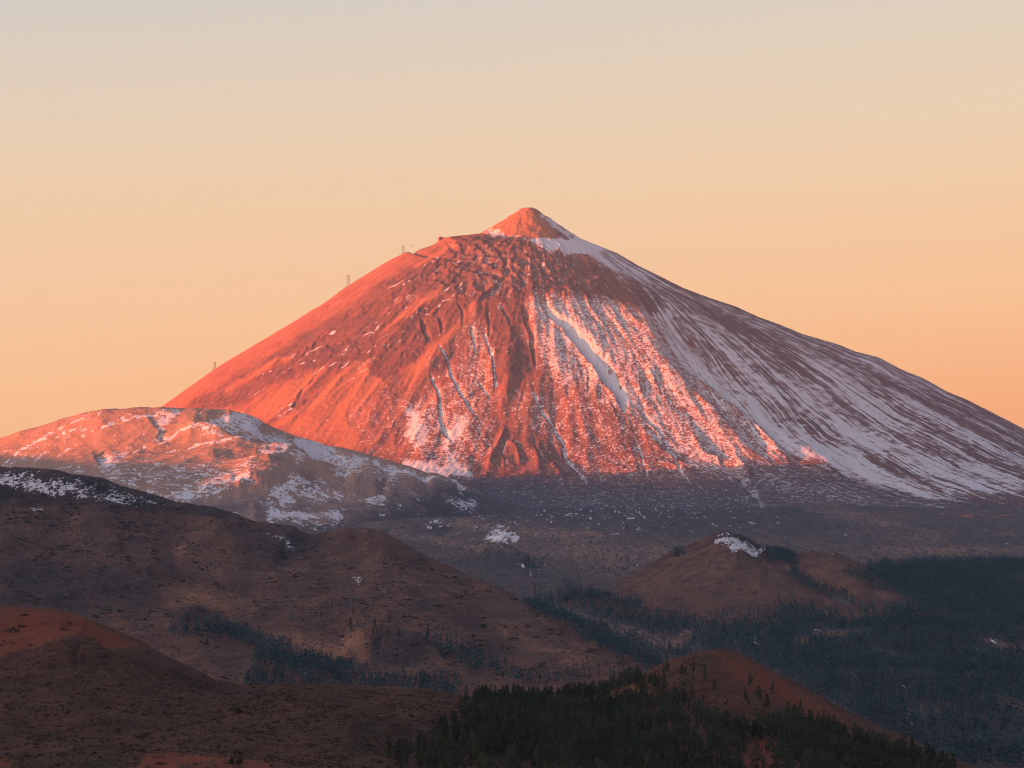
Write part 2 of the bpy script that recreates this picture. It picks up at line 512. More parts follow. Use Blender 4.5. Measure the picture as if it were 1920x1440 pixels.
# snow cover
for pg, d, sft in (
        ([(1090, 452), (1240, 523), (1420, 596), (1640, 672), (1920, 808), (1920, 930), (1850, 925), (1750, 950), (1650, 915), (1550, 875), (1450, 855), (1400, 830), (1330, 740), (1270, 690), (1230, 625), (1200, 592), (1262, 582), (1200, 545), (1120, 500)], .52, 8),
        ([(1240, 640), (1300, 680), (1380, 745), (1470, 805), (1560, 850), (1640, 895), (1690, 925), (1620, 905), (1540, 872), (1440, 835), (1370, 780), (1310, 722)], .74, 9),
        ([(1400, 700), (1500, 760), (1640, 830), (1760, 890), (1880, 930), (1780, 910), (1660, 860), (1540, 800), (1440, 740)], .66, 8),
        ([(1180, 498), (1300, 550), (1420, 600), (1600, 665), (1650, 680), (1920, 808), (1920, 860), (1800, 790), (1700, 745), (1560, 690), (1400, 630), (1280, 580)], .36, 8),
        ([(985, 452), (1030, 449), (1075, 447), (1092, 452), (1135, 468), (1110, 475), (1060, 482), (1035, 475), (1000, 464)], .98, 3),
        ([(1012, 398), (1040, 413), (1100, 452), (1140, 470), (1090, 456), (1060, 438), (1035, 422)], .85, 3),
        ([(1095, 466), (1130, 470), (1220, 525), (1170, 520), (1120, 494)], .55, 5),
        ([(905, 440), (930, 432), (950, 440), (1010, 446), (940, 444)], .7, 2),
        ([(985, 585), (1010, 562), (1100, 562), (1180, 595), (1225, 650), (1262, 710), (1330, 795), (1385, 835), (1430, 872), (1380, 898), (1330, 895), (1250, 865), (1200, 830), (1150, 800), (1100, 745), (1050, 742), (1010, 700), (1000, 640)], .52, 12),
        ([(880, 605), (905, 605), (920, 650), (926, 700), (922, 760), (935, 800), (910, 850), (890, 882), (830, 885), (800, 870), (770, 860), (745, 800), (755, 760), (800, 740), (840, 720), (868, 680)], .38, 8),
        ([(762, 755), (790, 790), (804, 820), (792, 852), (770, 830), (760, 790)], .72, 5),
        ([(850, 792), (885, 790), (870, 820), (850, 830), (842, 850), (868, 876), (888, 890), (845, 882), (828, 842)], .74, 5),
        ([(755, 868), (800, 873), (890, 888), (885, 898), (820, 898), (750, 885)], .85, 4),
        ([(930, 750), (1100, 742), (1200, 832), (1330, 898), (1250, 905), (1100, 900), (1060, 850), (980, 800)], .34, 10),
        ([(640, 780), (720, 740), (760, 760), (750, 860), (690, 862)], .26, 10),
        ([(1000, 905), (1420, 905), (1500, 960), (1000, 985)], .24, 12),
        ([(1400, 862), (1560, 882), (1700, 932), (1820, 955), (1750, 965), (1500, 940), (1400, 900)], .34, 10),
        ([(1010, 575), (1060, 590), (1110, 640), (1125, 690), (1070, 640)], .66, 10),
        ([(1140, 640), (1180, 650), (1240, 740), (1300, 830), (1360, 880), (1280, 850), (1200, 760)], .48, 10)):
    paint(snow, pg, d, sft, 8)
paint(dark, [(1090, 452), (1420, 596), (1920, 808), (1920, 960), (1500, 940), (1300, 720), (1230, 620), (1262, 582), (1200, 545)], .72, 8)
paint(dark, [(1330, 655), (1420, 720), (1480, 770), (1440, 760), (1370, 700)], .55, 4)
paint(vegm, [(680, 760), (800, 660), (900, 600), (1000, 570), (1200, 600), (1300, 760), (1420, 870), (1700, 930), (1900, 960), (1900, 1000), (600, 1000), (640, 860)], .31, 16)
paint(vegm, [(760, 790), (900, 780), (1100, 760), (1330, 860), (1420, 900), (760, 900)], .42, 16)
paint(vegm, [(880, 900), (1300, 912), (1480, 895), (1600, 920), (1750, 955), (1920, 990), (1920, 1040), (600, 1040), (700, 930)], .8, 22)
paint(vegm, [(1560, 880), (1700, 915), (1800, 925), (1920, 930), (1920, 1010), (1480, 1000)], .78, 16)
paint(vegm, [(1420, 872), (1560, 885), (1720, 938), (1880, 985), (1500, 985), (1380, 910)], .62, 14)
paint(dark, [(880, 896), (1300, 908), (1480, 890), (1700, 940), (1900, 985), (1900, 1010), (880, 1000)], .92, 12)
chaos = np.zeros((RH, RW))
paint(chaos, [(845, 452), (1010, 453), (1080, 485), (1180, 545), (1240, 575), (1150, 572), (1040, 553), (940, 566), (890, 575), (830, 545), (800, 520)], 1, 12)
paint(snow, [(870, 470), (1040, 475), (1180, 548), (1050, 550), (940, 560), (870, 560)], .3, 12)
gk = np.random.default_rng(61)
for _ in range(110):                                  # thin drifts lying along the lava flows of the left flank
    q = gk.random(); u0 = 860 - 430 * q + gk.normal() * 22; lo = 455 + (860 - u0) * .66; v0 = lo + 8 + (90 + 90 * q) * gk.random() ** .8
    if sample(dark, np.array([u0]), np.array([v0]))[0] < .6: continue
    sl = .62 + .12 * gk.normal() * .6; L = 12 + 42 * gk.random() ** 2
    streak(snow, [(u0, v0), (u0 - L * .5, v0 + L * .5 * sl + gk.normal()), (u0 - L, v0 + L * sl)], (.9 + .8 * gk.random(), 1.0 + 1.3 * gk.random(), .8), .55 + .35 * gk.random())
paint(snow, [(1196, 590), (1235, 630), (1262, 680), (1345, 755), (1450, 845), (1480, 880), (1410, 865), (1335, 800), (1250, 705), (1195, 625)], .52, 8)
# gullies, with the snow lying in them
CH = [([(1000, 556), (1030, 600), (1060, 624), (1085, 652), (1110, 677), (1130, 706), (1150, 737), (1165, 762), (1174, 792)], (4, 8, 13, 12, 6), 44, 1.0),
      ([(822, 656), (840, 680), (850, 712), (865, 742), (876, 762), (888, 778), (900, 788)], (4, 6, 6, 4), 17, 1.0),
      ([(806, 706), (820, 732), (828, 762), (830, 792), (838, 818), (848, 835)], (4, 7, 8, 5), 17, 1.0),
      ([(905, 625), (918, 660), (926, 692), (930, 722), (926, 742)], (3, 5, 5, 3), 14, .95),
      ([(900, 725), (912, 742), (922, 756)], (4, 4), 10, .9),
      ([(1142, 578), (1158, 602), (1170, 627), (1180, 650)], (4, 6, 4), 15, .95),
      ([(884, 615), (888, 640), (892, 665)], (4, 5, 3), 12, .8),
      ([(998, 735), (1015, 777), (1036, 802), (1056, 832), (1062, 857), (1082, 882), (1102, 908)], (3, 5, 6, 7, 6), 13, .85),
      ([(1192, 778), (1215, 802), (1236, 822), (1256, 852), (1276, 882), (1294, 910)], (3, 5, 5, 4), 12, .95),
      ([(1222, 715), (1236, 745), (1244, 768)], (4, 4), 9, .9),
      ([(1345, 860), (1380, 887), (1410, 917), (1438, 957)], (10, 14, 14, 10), 9, .62),
      ([(1100, 700), (1106, 725), (1104, 752)], (4, 5, 3), 10, .8),
      ([(1190, 830), (1205, 865), (1218, 900)], (3, 3), 8, .8),
      ([(936, 575), (950, 600), (958, 625)], (4, 5), 20, .55), ([(915, 590), (918, 620), (912, 645)], (4, 4), 16, .5),
      ([(982, 580), (992, 620), (1000, 660), (1006, 700)], (6, 9, 8, 5), 20, .3),
      ([(792, 600), (798, 622), (806, 646)], (7, 8, 6), 24, .5), ([(822, 596), (828, 612), (832, 630)], (6, 6), 20, .45),
      ([(862, 575), (868, 595), (866, 620)], (4, 4), 14, .4), ([(900, 572), (920, 556), (940, 540)], (6, 9, 7), 22, .55),
      ([(600, 700), (575, 732), (548, 775)], (5, 7, 6), 10, .3), ([(960, 505), (975, 520), (985, 540)], (6, 6), 16, .35), ([(1010, 500), (1025, 520)], (6, 6), 14, .3),
      ([(930, 470), (945, 490), (950, 510)], (6, 7, 5), 15, .3), ([(1060, 530), (1090, 545), (1130, 560)], (6, 8, 6), 16, .3), ([(1120, 540), (1150, 556), (1185, 580)], (7, 8, 6), 20, .25),
      ([(950, 830), (946, 850), (950, 880)], (4, 4), 9, .6), ([(1000, 822), (1005, 845), (1030, 880)], (4, 4), 8, .3)]
for k, (pts, wd, dep, cv) in enumerate(CH):
    q = 1.0 if k == 0 else .62
    chute(disp, snow, pts, [w * q for w in wd], dep * (.85 if k == 0 else .6), cv * (1 if k == 0 else .76))
for pts, wd, hgt, sk_ in (
        ([(1180, 575), (1200, 610), (1224, 662), (1243, 700), (1282, 748), (1332, 795), (1380, 840)], (16, 20, 22, 16), 16, .3),
        ([(1288, 712), (1330, 747), (1370, 778), (1402, 808), (1450, 846), (1490, 880)], (9, 11, 9), 30, .2),
        ([(1075, 478), (1130, 508), (1190, 540), (1252, 572)], (10, 13, 12), 22, .2),
        ([(885, 570), (860, 620), (825, 660), (780, 720)], (18, 20, 16), 14, .2),
        ([(948, 800), (935, 832), (914, 884)], (7, 9), 12, .1), ([(952, 826), (970, 850), (980, 880)], (5, 6), 9, .2), ([(1005, 830), (1010, 880), (1018, 900)], (9, 10), 9, .2),
        ([(1030, 870), (1050, 890), (1065, 905)], (6, 7), 9, .2), ([(1370, 850), (1395, 880), (1412, 900)], (8, 8), 10, .2), ([(1360, 740), (1450, 812), (1540, 868), (1600, 900)], (30, 42, 34), 22, .2), ([(640, 650), (560, 690), (480, 740)], (12, 14, 10), 12, .2),
        ([(800, 520), (700, 575), (600, 640), (470, 715)], (7, 8, 8, 7), 8, .2), ([(850, 540), (780, 590), (715, 630)], (7, 8, 7), 9, .2), ([(690, 672), (640, 710), (600, 760)], (10, 12, 10), 7, .2),
        ([(960, 600), (950, 650), (955, 720), (945, 800)], (18, 20, 22, 14), 18, .1), ([(1000, 590), (1050, 680), (1090, 760)], (18, 22, 16), 10, .1)):
    spur(disp, pts, wd, hgt, sk_)

flx, fly = 1700.0 * (VP + .24 * sstep(.2, .6, VP) * np.log(np.maximum(VR, 150) / 600)), VR
flx = flx + 10 * fbm(vol.X / 140, vol.Z / 140, 3, 83)
# the east edge of the lit face is a long spur: the face climbs gently towards it, then breaks away
spu = np.interp(VV, [540, 600, 660, 700, 748, 795, 840, 890], [1180, 1196, 1226, 1245, 1284, 1334, 1384, 1440])
wl = np.clip((VU - (spu - 380)) / 380, 0, 1) ** 1.3
wedge = np.where(VU < spu, wl, np.exp(-np.maximum(VU - spu, 0) / 34.0)) * sstep(530, 640, VV) * sstep(905, 800, VV) * front
vol.Z += 62 * wedge
below = sstep(120, 500, VR)
base_n = sstep(2900, 2000, VR)
rg = sample(rough, VU, VV) * front
d_tr = sample(disp, VU, VV) * front
bigg = ridged(flx / 150, fly / 800, 4, 5) * 4.0 * (.4 + 1.1 * sstep(-.4, .5, fbm(flx / 400, fly / 600, 3, 19))) + fbm(flx / 60, fly / 300, 4, 17) * 3.0 + ridged(flx / 330 + .5 * fbm(fly / 500, flx / 500, 2, 23), fly / 1500, 3, 27) * 9
lvar = .25 + 1.2 * sstep(-.5, .6, fbm(vol.X / 160, vol.Y / 160, 3, 51))
lav = lvar * ridged(flx / 42 + .9 * fbm(vol.X / 70, vol.Y / 70, 3, 2), fly / 95 + .9 * fbm(vol.X / 60, vol.Y / 80, 3, 4), 4, 33) * 5.0 + (1.4 - lvar) * fbm(vol.X / 30, vol.Y / 30, 4, 9) * 4.5 + ridged(vol.X / 150, vol.Y / 150, 3, 35) * 6
east = sstep(.25, .6, VP)
vol.Z += below * base_n * (bigg * (1 - .35 * rg) * (1 - .55 * east) + .55 * rg * lav) + sample(chaos, VU, VV) * front * (ridged(vol.X / 95, fly / 95, 4, 37) * 6 + fbm(vol.X / 42, fly / 42, 4, 39) * 6.5) + d_tr * 1.0 + fbm(vol.X / 22, vol.Y / 22, 3, 77) * 1.6
near_top = (1 - sstep(200, 320, VR))
vol.Z += near_top * (fbm(vol.X / 40, vol.Y / 40, 4, 8) * 5 + 0)
vs = sample(snow, VU, VV) + sstep(.4, .65, VP) * front * (.2 * fbm(flx / 110, fly / 1100, 4, 85) + .12 * fbm(flx / 420, fly / 700, 3, 89)); vd = sample(dark, VU, VV); vv_ = sample(vegm, VU, VV)
slopey = sample(blur(disp, 2), VU, VV)

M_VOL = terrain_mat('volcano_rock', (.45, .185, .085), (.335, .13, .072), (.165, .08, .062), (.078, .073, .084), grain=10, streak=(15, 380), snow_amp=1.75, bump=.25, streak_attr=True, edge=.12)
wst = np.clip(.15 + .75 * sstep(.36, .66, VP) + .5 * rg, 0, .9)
vv_ = np.maximum(vv_, .56 * sstep(.45, .7, VP) * front)  # shaded right flank tinted purple-grey through the plant mask
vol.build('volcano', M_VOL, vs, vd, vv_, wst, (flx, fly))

# ----- pumice hills at the left foot
B0 = [(-420, 990, 6750), (0, 990, 6700), (500, 988, 6900), (800, 978, 7600), (1060, 965, 8200)]
B1 = [(-420, 930, 7600), (0, 930, 7600), (300, 935, 7500), (500, 940, 7450), (800, 938, 7800), (1060, 955, 8200)]
B2 = [(-420, 900, 8250), (0, 894, 8200), (200, 884, 8050), (480, 888, 7880), (620, 898, 7950), (700, 904, 8000), (800, 911, 8200), (900, 922, 8350), (1060, 945, 8700)]
B3 = [(-420, 895, 8800), (0, 868, 8780), (200, 848, 8600), (400, 842, 8480), (480, 846, 8450), (600, 873, 8520), (700, 889, 8650), (800, 900, 8680), (900, 908, 8680), (1060, 938, 8900)]
B4 = [(-420, 880, 9400), (-200, 862, 9350), (0, 822, 9300), (60, 803, 9280), (100, 793, 9250), (150, 777, 9220), (190, 769, 9180), (230, 768, 9150), (262, 766, 9120), (300, 765, 9100), (340, 768, 9080),
      (380, 768, 9060), (430, 769, 9040), (470, 779, 9060), (510, 798, 9120), (560, 816, 9150), (620, 834, 9120), (700, 857, 9000), (800, 884, 8900), (890, 897, 8800), (950, 915, 8850), (1060, 942, 9000)]
B5 = [(u, v + 105, y + 270) for u, v, y in B4]
B6 = [(u, v + 130, y + 950) for u, v, y in B4]
hills = Sheet(cols(-420, 1050, 2.0), np.concatenate([np.arange(6800, 7800, 12), np.arange(7800, 10250, 5.5), np.arange(10250, 11000, 40)])).guides([B0, B1, B2, B3, B4, B5, B6])
snow = np.full((RH, RW), .15); dark = np.full((RH, RW), .1); disp = np.zeros((RH, RW)); vegm = np.zeros((RH, RW))
for pg, d in (([(285, 772), (332, 768), (332, 780), (312, 800), (302, 832), (290, 822)], .75), ([(385, 792), (400, 776), (460, 771), (492, 776), (490, 800), (540, 815), (600, 830), (642, 850), (672, 882), (650, 887), (600, 872), (560, 852), (500, 832), (440, 807)], .84),
              ([(560, 830), (610, 828), (650, 858), (690, 885), (640, 885), (600, 862)], .95), ([(640, 852), (720, 882), (800, 890), (890, 896), (860, 905), (760, 902), (680, 896)], .98), ([(600, 850), (680, 860), (760, 886), (700, 900), (620, 890)], .7),
              ([(120, 882), (260, 866), (400, 864), (490, 868), (482, 898), (380, 915), (320, 938), (240, 918), (150, 892)], .42), ([(178, 856), (212, 850), (216, 872), (190, 884)], .85), ([(215, 845), (236, 838), (246, 862), (216, 872)], .66),
              ([(300, 935), (380, 912), (450, 898), (490, 905), (420, 928), (340, 944)], .72), ([(560, 905), (600, 902), (640, 925), (650, 938), (560, 946), (500, 955), (470, 945)], .64), ([(480, 835), (560, 850), (640, 885), (560, 880), (480, 862)], .55),
              ([(400, 800), (470, 815), (560, 850), (500, 850), (380, 830), (330, 810)], .42), ([(490, 958), (560, 957), (645, 965), (630, 982), (500, 978)], .74), ([(690, 938), (758, 920), (752, 936), (700, 948)], .74), ([(838, 928), (915, 914), (902, 930), (850, 937)], .7),
              ([(40, 845), (120, 792), (160, 780), (160, 790), (100, 820), (50, 862)], .36), ([(0, 875), (60, 840), (160, 790), (200, 775), (190, 790), (90, 850), (20, 885)], .34), ([(640, 905), (720, 898), (820, 908), (760, 916)], .4)):
    paint(snow, pg, .08 + d * .7, 5, 10)
paint(dark, [(0, 890), (250, 870), (490, 870), (600, 900), (900, 900), (1000, 1000), (0, 1000)], .35, 12)  # lower slope painted grey-brown, the tone it has in the shadow
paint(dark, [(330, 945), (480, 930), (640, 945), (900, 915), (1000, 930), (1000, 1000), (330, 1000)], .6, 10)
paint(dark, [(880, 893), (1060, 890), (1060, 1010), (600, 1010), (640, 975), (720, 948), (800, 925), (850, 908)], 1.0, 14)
for pts, w in (([(6, 873), (40, 846), (70, 826), (110, 806), (166, 778)], 3), ([(108, 860), (125, 845), (142, 834)], 2.5), ([(154, 819), (190, 803), (236, 785)], 2.5), ([(60, 870), (76, 858), (92, 850)], 2.5), ([(200, 802), (250, 785), (300, 776)], 3.5), ([(118, 816), (140, 808)], 2), ([(95, 826), (120, 812)], 2),
               ([(250, 850), (275, 838), (270, 815)], 3), ([(300, 835), (330, 815), (400, 800), (470, 792)], 3), ([(310, 850), (380, 838), (450, 832), (500, 838)], 3), ([(380, 815), (420, 808), (445, 806)], 3), ([(100, 882), (140, 872)], 4), ([(480, 870), (560, 862), (620, 880)], 3), ([(520, 860), (600, 868), (640, 885)], 3)):
    streak(snow, pts, (w, w * 1.3, w), .95)
for pts, wd, h in (([(330, 800), (420, 815), (480, 840)], (20, 26, 20), 16), ([(440, 912), (520, 900), (590, 905)], (24, 30, 24), 32), ([(650, 905), (690, 900), (720, 908)], (20, 26, 20), 26), ([(720, 914), (760, 909), (790, 915)], (16, 20, 16), 24),
                   ([(800, 910), (830, 906), (860, 912)], (16, 22, 16), 28), ([(370, 922), (420, 915), (470, 920)], (14, 18, 14), 22), ([(480, 880), (560, 862), (600, 866)], (20, 20, 16), 16), ([(330, 800), (420, 830), (480, 860)], (24, 30, 24), 6), ([(470, 950), (480, 965), (470, 985)], (10, 12, 10), 12)):
    spur(disp, pts, wd, h, 0)
for pts, wd, dep in (([(286, 772), (302, 790), (318, 808), (300, 832)], (12, 15, 9), 6), ([(390, 778), (440, 798), (520, 822), (600, 845), (660, 882)], (18, 26, 28, 18), 18), ([(190, 850), (200, 870)], (13, 13), 8), ([(612, 832), (640, 855), (665, 880)], (3, 3), 7)):
    chute(disp, None, pts, wd, dep)
HU, HVv = hills.U, hills.v()
for mu, my, msx, msy, mh in ((535, 8480, 110, 150, 36), (600, 8220, 100, 130, 30), (480, 8060, 85, 110, 22), (400, 8380, 110, 110, 12), (700, 8350, 90, 120, 20)):
    hills.Z += mh * np.exp(-((hills.X - (mu - 960) / F * my) / msx) ** 2 - ((hills.Y - my) / msy) ** 2)
hills.Z -= 60 * sstep(760, 960, HU)
hf = 1.0
hs, hd = sample(snow, HU, HVv), sample(dark, HU, HVv)
hills.Z += sample(disp, HU, HVv) * hf + ridged(hills.X / 260 + hills.Y / 500, hills.Y / 300, 4, 61) * 3.2 + fbm(hills.X / 80, hills.Y / 70, 5, 63) * 3.4
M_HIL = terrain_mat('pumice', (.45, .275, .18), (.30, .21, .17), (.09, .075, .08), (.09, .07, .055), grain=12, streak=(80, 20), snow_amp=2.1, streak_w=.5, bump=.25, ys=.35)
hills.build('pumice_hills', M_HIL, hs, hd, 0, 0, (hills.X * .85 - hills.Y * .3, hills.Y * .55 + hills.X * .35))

# ----- the ground: lava plain and wooded valley, one sheet
G = [[(-420, 1760, 1250), (2600, 1760, 1250)], [(-420, 1555, 1600), (2600, 1560, 1600)], [(-420, 1400, 2000), (1200, 1400, 2000), (1900, 1405, 2000), (2600, 1430, 2000)], [(-420, 1290, 2400), (1200, 1290, 2400), (1900, 1300, 2400), (2600, 1320, 2400)],
     [(-420, 1190, 3000), (1300, 1190, 3000), (1900, 1200, 3000), (2600, 1210, 3000)], [(-420, 1105, 3800), (2600, 1105, 3800)], [(-420, 1058, 4600), (1600, 1058, 4600), (1900, 1054, 4600), (2600, 1050, 4600)], [(-420, 1022, 5500), (2600, 1022, 5500)],
     [(-420, 985, 7000), (2600, 990, 7000)], [(-420, 948, 9600), (2600, 950, 9600)], [(-420, 930, 13000), (2600, 930, 13000)], [(-420, 920, 15900), (2600, 920, 15900)]]
plain = Sheet(cols(-420, 2420, 3.0), np.concatenate([np.arange(1300, 2600, 9), np.arange(2600, 4800, 11), np.arange(4800, 9900, 18), np.arange(9900, 15900, 300)])).guides(G)
snow = np.full((RH, RW), .0); dark = np.full((RH, RW), .6); disp = np.zeros((RH, RW)); vegm = np.zeros((RH, RW)); soilm = np.zeros((RH, RW))
paint(snow, [(800, 900), (1300, 905), (1500, 960), (1300, 1000), (850, 1000)], .21, 20); paint(snow, [(300, 900), (650, 940), (800, 960), (600, 1000), (300, 1000)], .25, 10)
paint(snow, [(903, 1006), (930, 988), (952, 994), (980, 1008), (966, 1024), (915, 1017)], .72, 5); paint(snow, [(490, 958), (560, 955), (645, 963), (630, 984), (500, 980)], .7, 4)
paint(snow, [(955, 1045), (980, 1055), (1025, 1080), (1000, 1075), (965, 1060)], .5, 4)
paint(snow, [(775, 985), (830, 978), (845, 990), (790, 992)], .45, 3)
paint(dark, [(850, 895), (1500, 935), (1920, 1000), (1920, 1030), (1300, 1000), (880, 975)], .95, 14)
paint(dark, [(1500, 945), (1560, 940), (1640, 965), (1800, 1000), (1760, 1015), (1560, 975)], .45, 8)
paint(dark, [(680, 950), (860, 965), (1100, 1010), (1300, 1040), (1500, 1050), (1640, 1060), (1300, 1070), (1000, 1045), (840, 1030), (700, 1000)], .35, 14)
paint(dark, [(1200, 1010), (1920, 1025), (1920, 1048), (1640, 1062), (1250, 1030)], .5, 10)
paint(dark, [(815, 1058), (880, 1042), (930, 1028), (980, 1052), (1050, 1088), (930, 1070)], .98, 4)
paint(dark, [(765, 1000), (805, 984), (850, 990), (835, 1002)], .95, 4)
paint(dark, [(830, 1070), (930, 1055), (1040, 1090), (1300, 1100), (1300, 1260), (1100, 1200), (900, 1090)], .75, 10)
FOREST = [([(1625, 1068), (1700, 1060), (1760, 1054), (1920, 1046), (1920, 1440), (1790, 1440), (1640, 1375), (1560, 1325), (1470, 1275), (1400, 1240), (1340, 1225), (1280, 1235), (1230, 1225), (1180, 1205), (1130, 1180), (1060, 1150), (1000, 1125), (1040, 1110), (1100, 1120),
             (1160, 1130), (1230, 1150), (1300, 1165), (1370, 1160), (1440, 1155), (1480, 1135), (1540, 1145), (1600, 1170), (1634, 1160), (1684, 1142), (1700, 1118), (1662, 1096)], 1.0),
          ([(992, 1130), (1060, 1155), (1140, 1195), (1220, 1235), (1260, 1262), (1200, 1245), (1100, 1198), (1020, 1155)], 1.0)]
fmask = np.zeros((RH, RW))
for pg, d in FOREST: paint(fmask, pg, d, 7, 14)
for pg in ([(1500, 1178), (1580, 1180), (1640, 1190), (1560, 1198), (1500, 1190)], [(1485, 1198), (1515, 1198), (1515, 1212), (1485, 1210)], [(1620, 1212), (1670, 1218), (1720, 1240), (1690, 1240), (1630, 1225)], [(1820, 1188), (1880, 1205), (1920, 1220), (1920, 1230), (1860, 1215), (1820, 1198)],
           [(1700, 1320), (1760, 1330), (1760, 1345), (1700, 1335)], [(1850, 1305), (1920, 1320), (1920, 1335), (1860, 1320)], [(1730, 1072), (1800, 1080), (1760, 1078)], [(1840, 1080), (1920, 1082), (1920, 1092), (1860, 1090)], [(1230, 1200), (1300, 1180), (1300, 1200), (1260, 1215)],
           [(1030, 1130), (1090, 1145), (1150, 1165), (1230, 1190), (1300, 1215), (1250, 1222), (1150, 1185), (1060, 1150)], [(1520, 1145), (1560, 1148), (1600, 1160), (1540, 1158)]):
    paint(fmask, pg, 0.04, 3, 6)
    paint(soilm, pg, .8, 4, 6)
paint(dark, FOREST[0][0], .95, 5)
for mu, my, msx, msy, mh in ((930, 4750, 42, 110, 34), (968, 4650, 48, 110, 18), (868, 4750, 60, 120, 13), (942, 5650, 26, 60, 19), (812, 6600, 40, 110, 18), (745, 6900, 70, 140, 10), (1750, 3000, 230, 130, 15), (1640, 2480, 190, 120, 13), (1560, 3500, 200, 130, 8),
                             (1570, 8900, 130, 220, 18), (1790, 7100, 170, 260, 4), (1690, 6200, 160, 220, 5), (1010, 4300, 120, 130, 8), (1180, 3500, 90, 110, 7), (1850, 2250, 140, 110, 10)):
    plain.Z += mh * np.exp(-((plain.X - (mu - 960) / F * my) / msx) ** 2 - ((plain.Y - my) / msy) ** 2)
GU, GV = plain.U, plain.v()
plain.Z += fbm(plain.X / 420, plain.Y / 420, 4, 91) * 7 * sstep(1500, 3000, plain.Y) + fbm(plain.X / 45, plain.Y / 45, 4, 97) * 2.6 * sstep(1500, 5500, plain.Y) + ridged(plain.X / 80, plain.Y / 320, 4, 99) * 4.0 * sstep(4500, 7000, plain.Y)
for pts in ([(700, 1000), (800, 1010), (900, 1030)], [(860, 985), (1000, 1000), (1150, 1012)], [(1000, 1038), (1150, 1044), (1280, 1050)], [(1080, 1025), (1250, 1032), (1400, 1030)], [(1500, 955), (1600, 968), (1700, 990)], [(1560, 1000), (1700, 1008), (1900, 1004)], [(1640, 1030), (1780, 1034), (1920, 1030)]):
    q = np.zeros((RH, RW)); streak(q, pts, (6, 9, 6), 1.0); dark -= .45 * q
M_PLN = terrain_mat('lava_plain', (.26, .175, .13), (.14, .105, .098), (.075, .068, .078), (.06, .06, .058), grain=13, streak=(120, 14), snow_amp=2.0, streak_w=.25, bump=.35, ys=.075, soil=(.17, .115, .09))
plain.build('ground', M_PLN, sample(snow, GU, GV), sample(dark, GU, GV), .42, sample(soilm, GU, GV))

# ----- the brown hill of the middle distance, left
D0 = [(-420, 1430, 1900), (1400, 1430, 1900)]
D1 = [(-420, 1285, 2350), (0, 1285, 2350), (500, 1285, 2350), (1000, 1292, 2350), (1200, 1296, 2350), (1400, 1310, 2350)]
D2 = [(-420, 1165, 2700), (0, 1165, 2700), (300, 1180, 2700), (500, 1205, 2680), (800, 1230, 2620), (1000, 1238, 2560), (1200, 1262, 2480), (1400, 1300, 2420)]
D3 = [(-420, 1060, 3150), (0, 1060, 3150), (300, 1085, 3100), (500, 1115, 3050), (700, 1135, 3000), (800, 1150, 2950), (1000, 1195, 2800), (1200, 1250, 2560), (1400, 1300, 2450)]
D4 = [(-420, 955, 3600), (0, 955, 3600), (200, 975, 3600), (300, 1000, 3550), (430, 1035, 3500), (600, 1062, 3500), (700, 1068, 3450), (800, 1095, 3350), (900, 1125, 3250), (1000, 1165, 3000), (1100, 1205, 2780), (1200, 1243, 2600), (1400, 1300, 2480)]
D5 = [(-420, 878, 3900), (0, 882, 3900), (60, 884, 3900), (110, 889, 3900), (190, 905, 3900), (250, 924, 3900), (320, 944, 3900), (380, 955, 3920), (430, 964, 3950), (480, 978, 3950), (540, 989, 3960), (575, 1001, 3980), (606, 1012, 3960), (640, 1017, 3900), (666, 1018, 3850), (688, 1016, 3810), (704, 1019, 3800), (720, 1024, 3790),
      (760, 1042, 3750), (800, 1056, 3700), (860, 1075, 3600), (900, 1090, 3500), (950, 1118, 3350), (1000, 1143, 3200), (1050, 1168, 3050), (1100, 1190, 2900), (1150, 1215, 2750), (1200, 1238, 2620), (1260, 1264, 2540), (1400, 1300, 2500)]
D6 = [(u, v + 62 if u < 950 else v + 12, y + 700) for u, v, y in D5]
brown = Sheet(cols(-420, 1380, 2.0), np.concatenate([np.arange(1950, 2400, 12), np.arange(2400, 4050, 6.5), np.arange(4050, 4700, 40)])).guides([D0, D1, D2, D3, D4, D5, D6])
snow = np.full((RH, RW), 0.0); dark = np.full((RH, RW), .55); disp = np.zeros((RH, RW)); vegm = np.full((RH, RW), .2); soilm = np.zeros((RH, RW))
paint(snow, [(0, 886), (100, 892), (190, 906), (300, 942), (315, 952), (240, 950), (100, 940), (50, 925), (0, 915)], .38, 6)
for pg in ([(0, 896), (60, 903), (130, 932), (110, 938), (40, 918), (0, 908)], [(90, 905), (140, 915), (150, 925), (110, 925)], [(190, 930), (250, 935), (260, 948), (210, 945)]): paint(snow, pg, .6, 4)
paint(snow, [(485, 996), (520, 1008), (556, 1030), (545, 1032), (505, 1015)], .5, 3); paint(snow, [(40, 955), (75, 958), (80, 966), (50, 965)], .6, 2)
paint(snow, [(655, 1078), (680, 1086), (672, 1100), (650, 1090)], .38, 4)
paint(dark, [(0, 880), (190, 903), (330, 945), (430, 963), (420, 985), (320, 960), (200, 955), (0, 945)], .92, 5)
paint(dark, [(0, 1050), (200, 1060), (330, 1090), (300, 1130), (200, 1150), (0, 1140)], .85, 16); paint(dark, [(430, 990), (600, 1010), (640, 1020), (600, 1050), (500, 1040)], .85, 10)  # second patch: shaded valley left of the peak, painted dark
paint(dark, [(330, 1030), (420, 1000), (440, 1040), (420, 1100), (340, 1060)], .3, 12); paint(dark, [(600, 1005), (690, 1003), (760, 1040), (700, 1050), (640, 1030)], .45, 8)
paint(dark, [(300, 1105), (430, 1110), (500, 1130), (480, 1160), (360, 1140), (300, 1125)], .3, 8); paint(dark, [(500, 1190), (640, 1198), (715, 1200), (680, 1240), (560, 1230)], .15, 6)
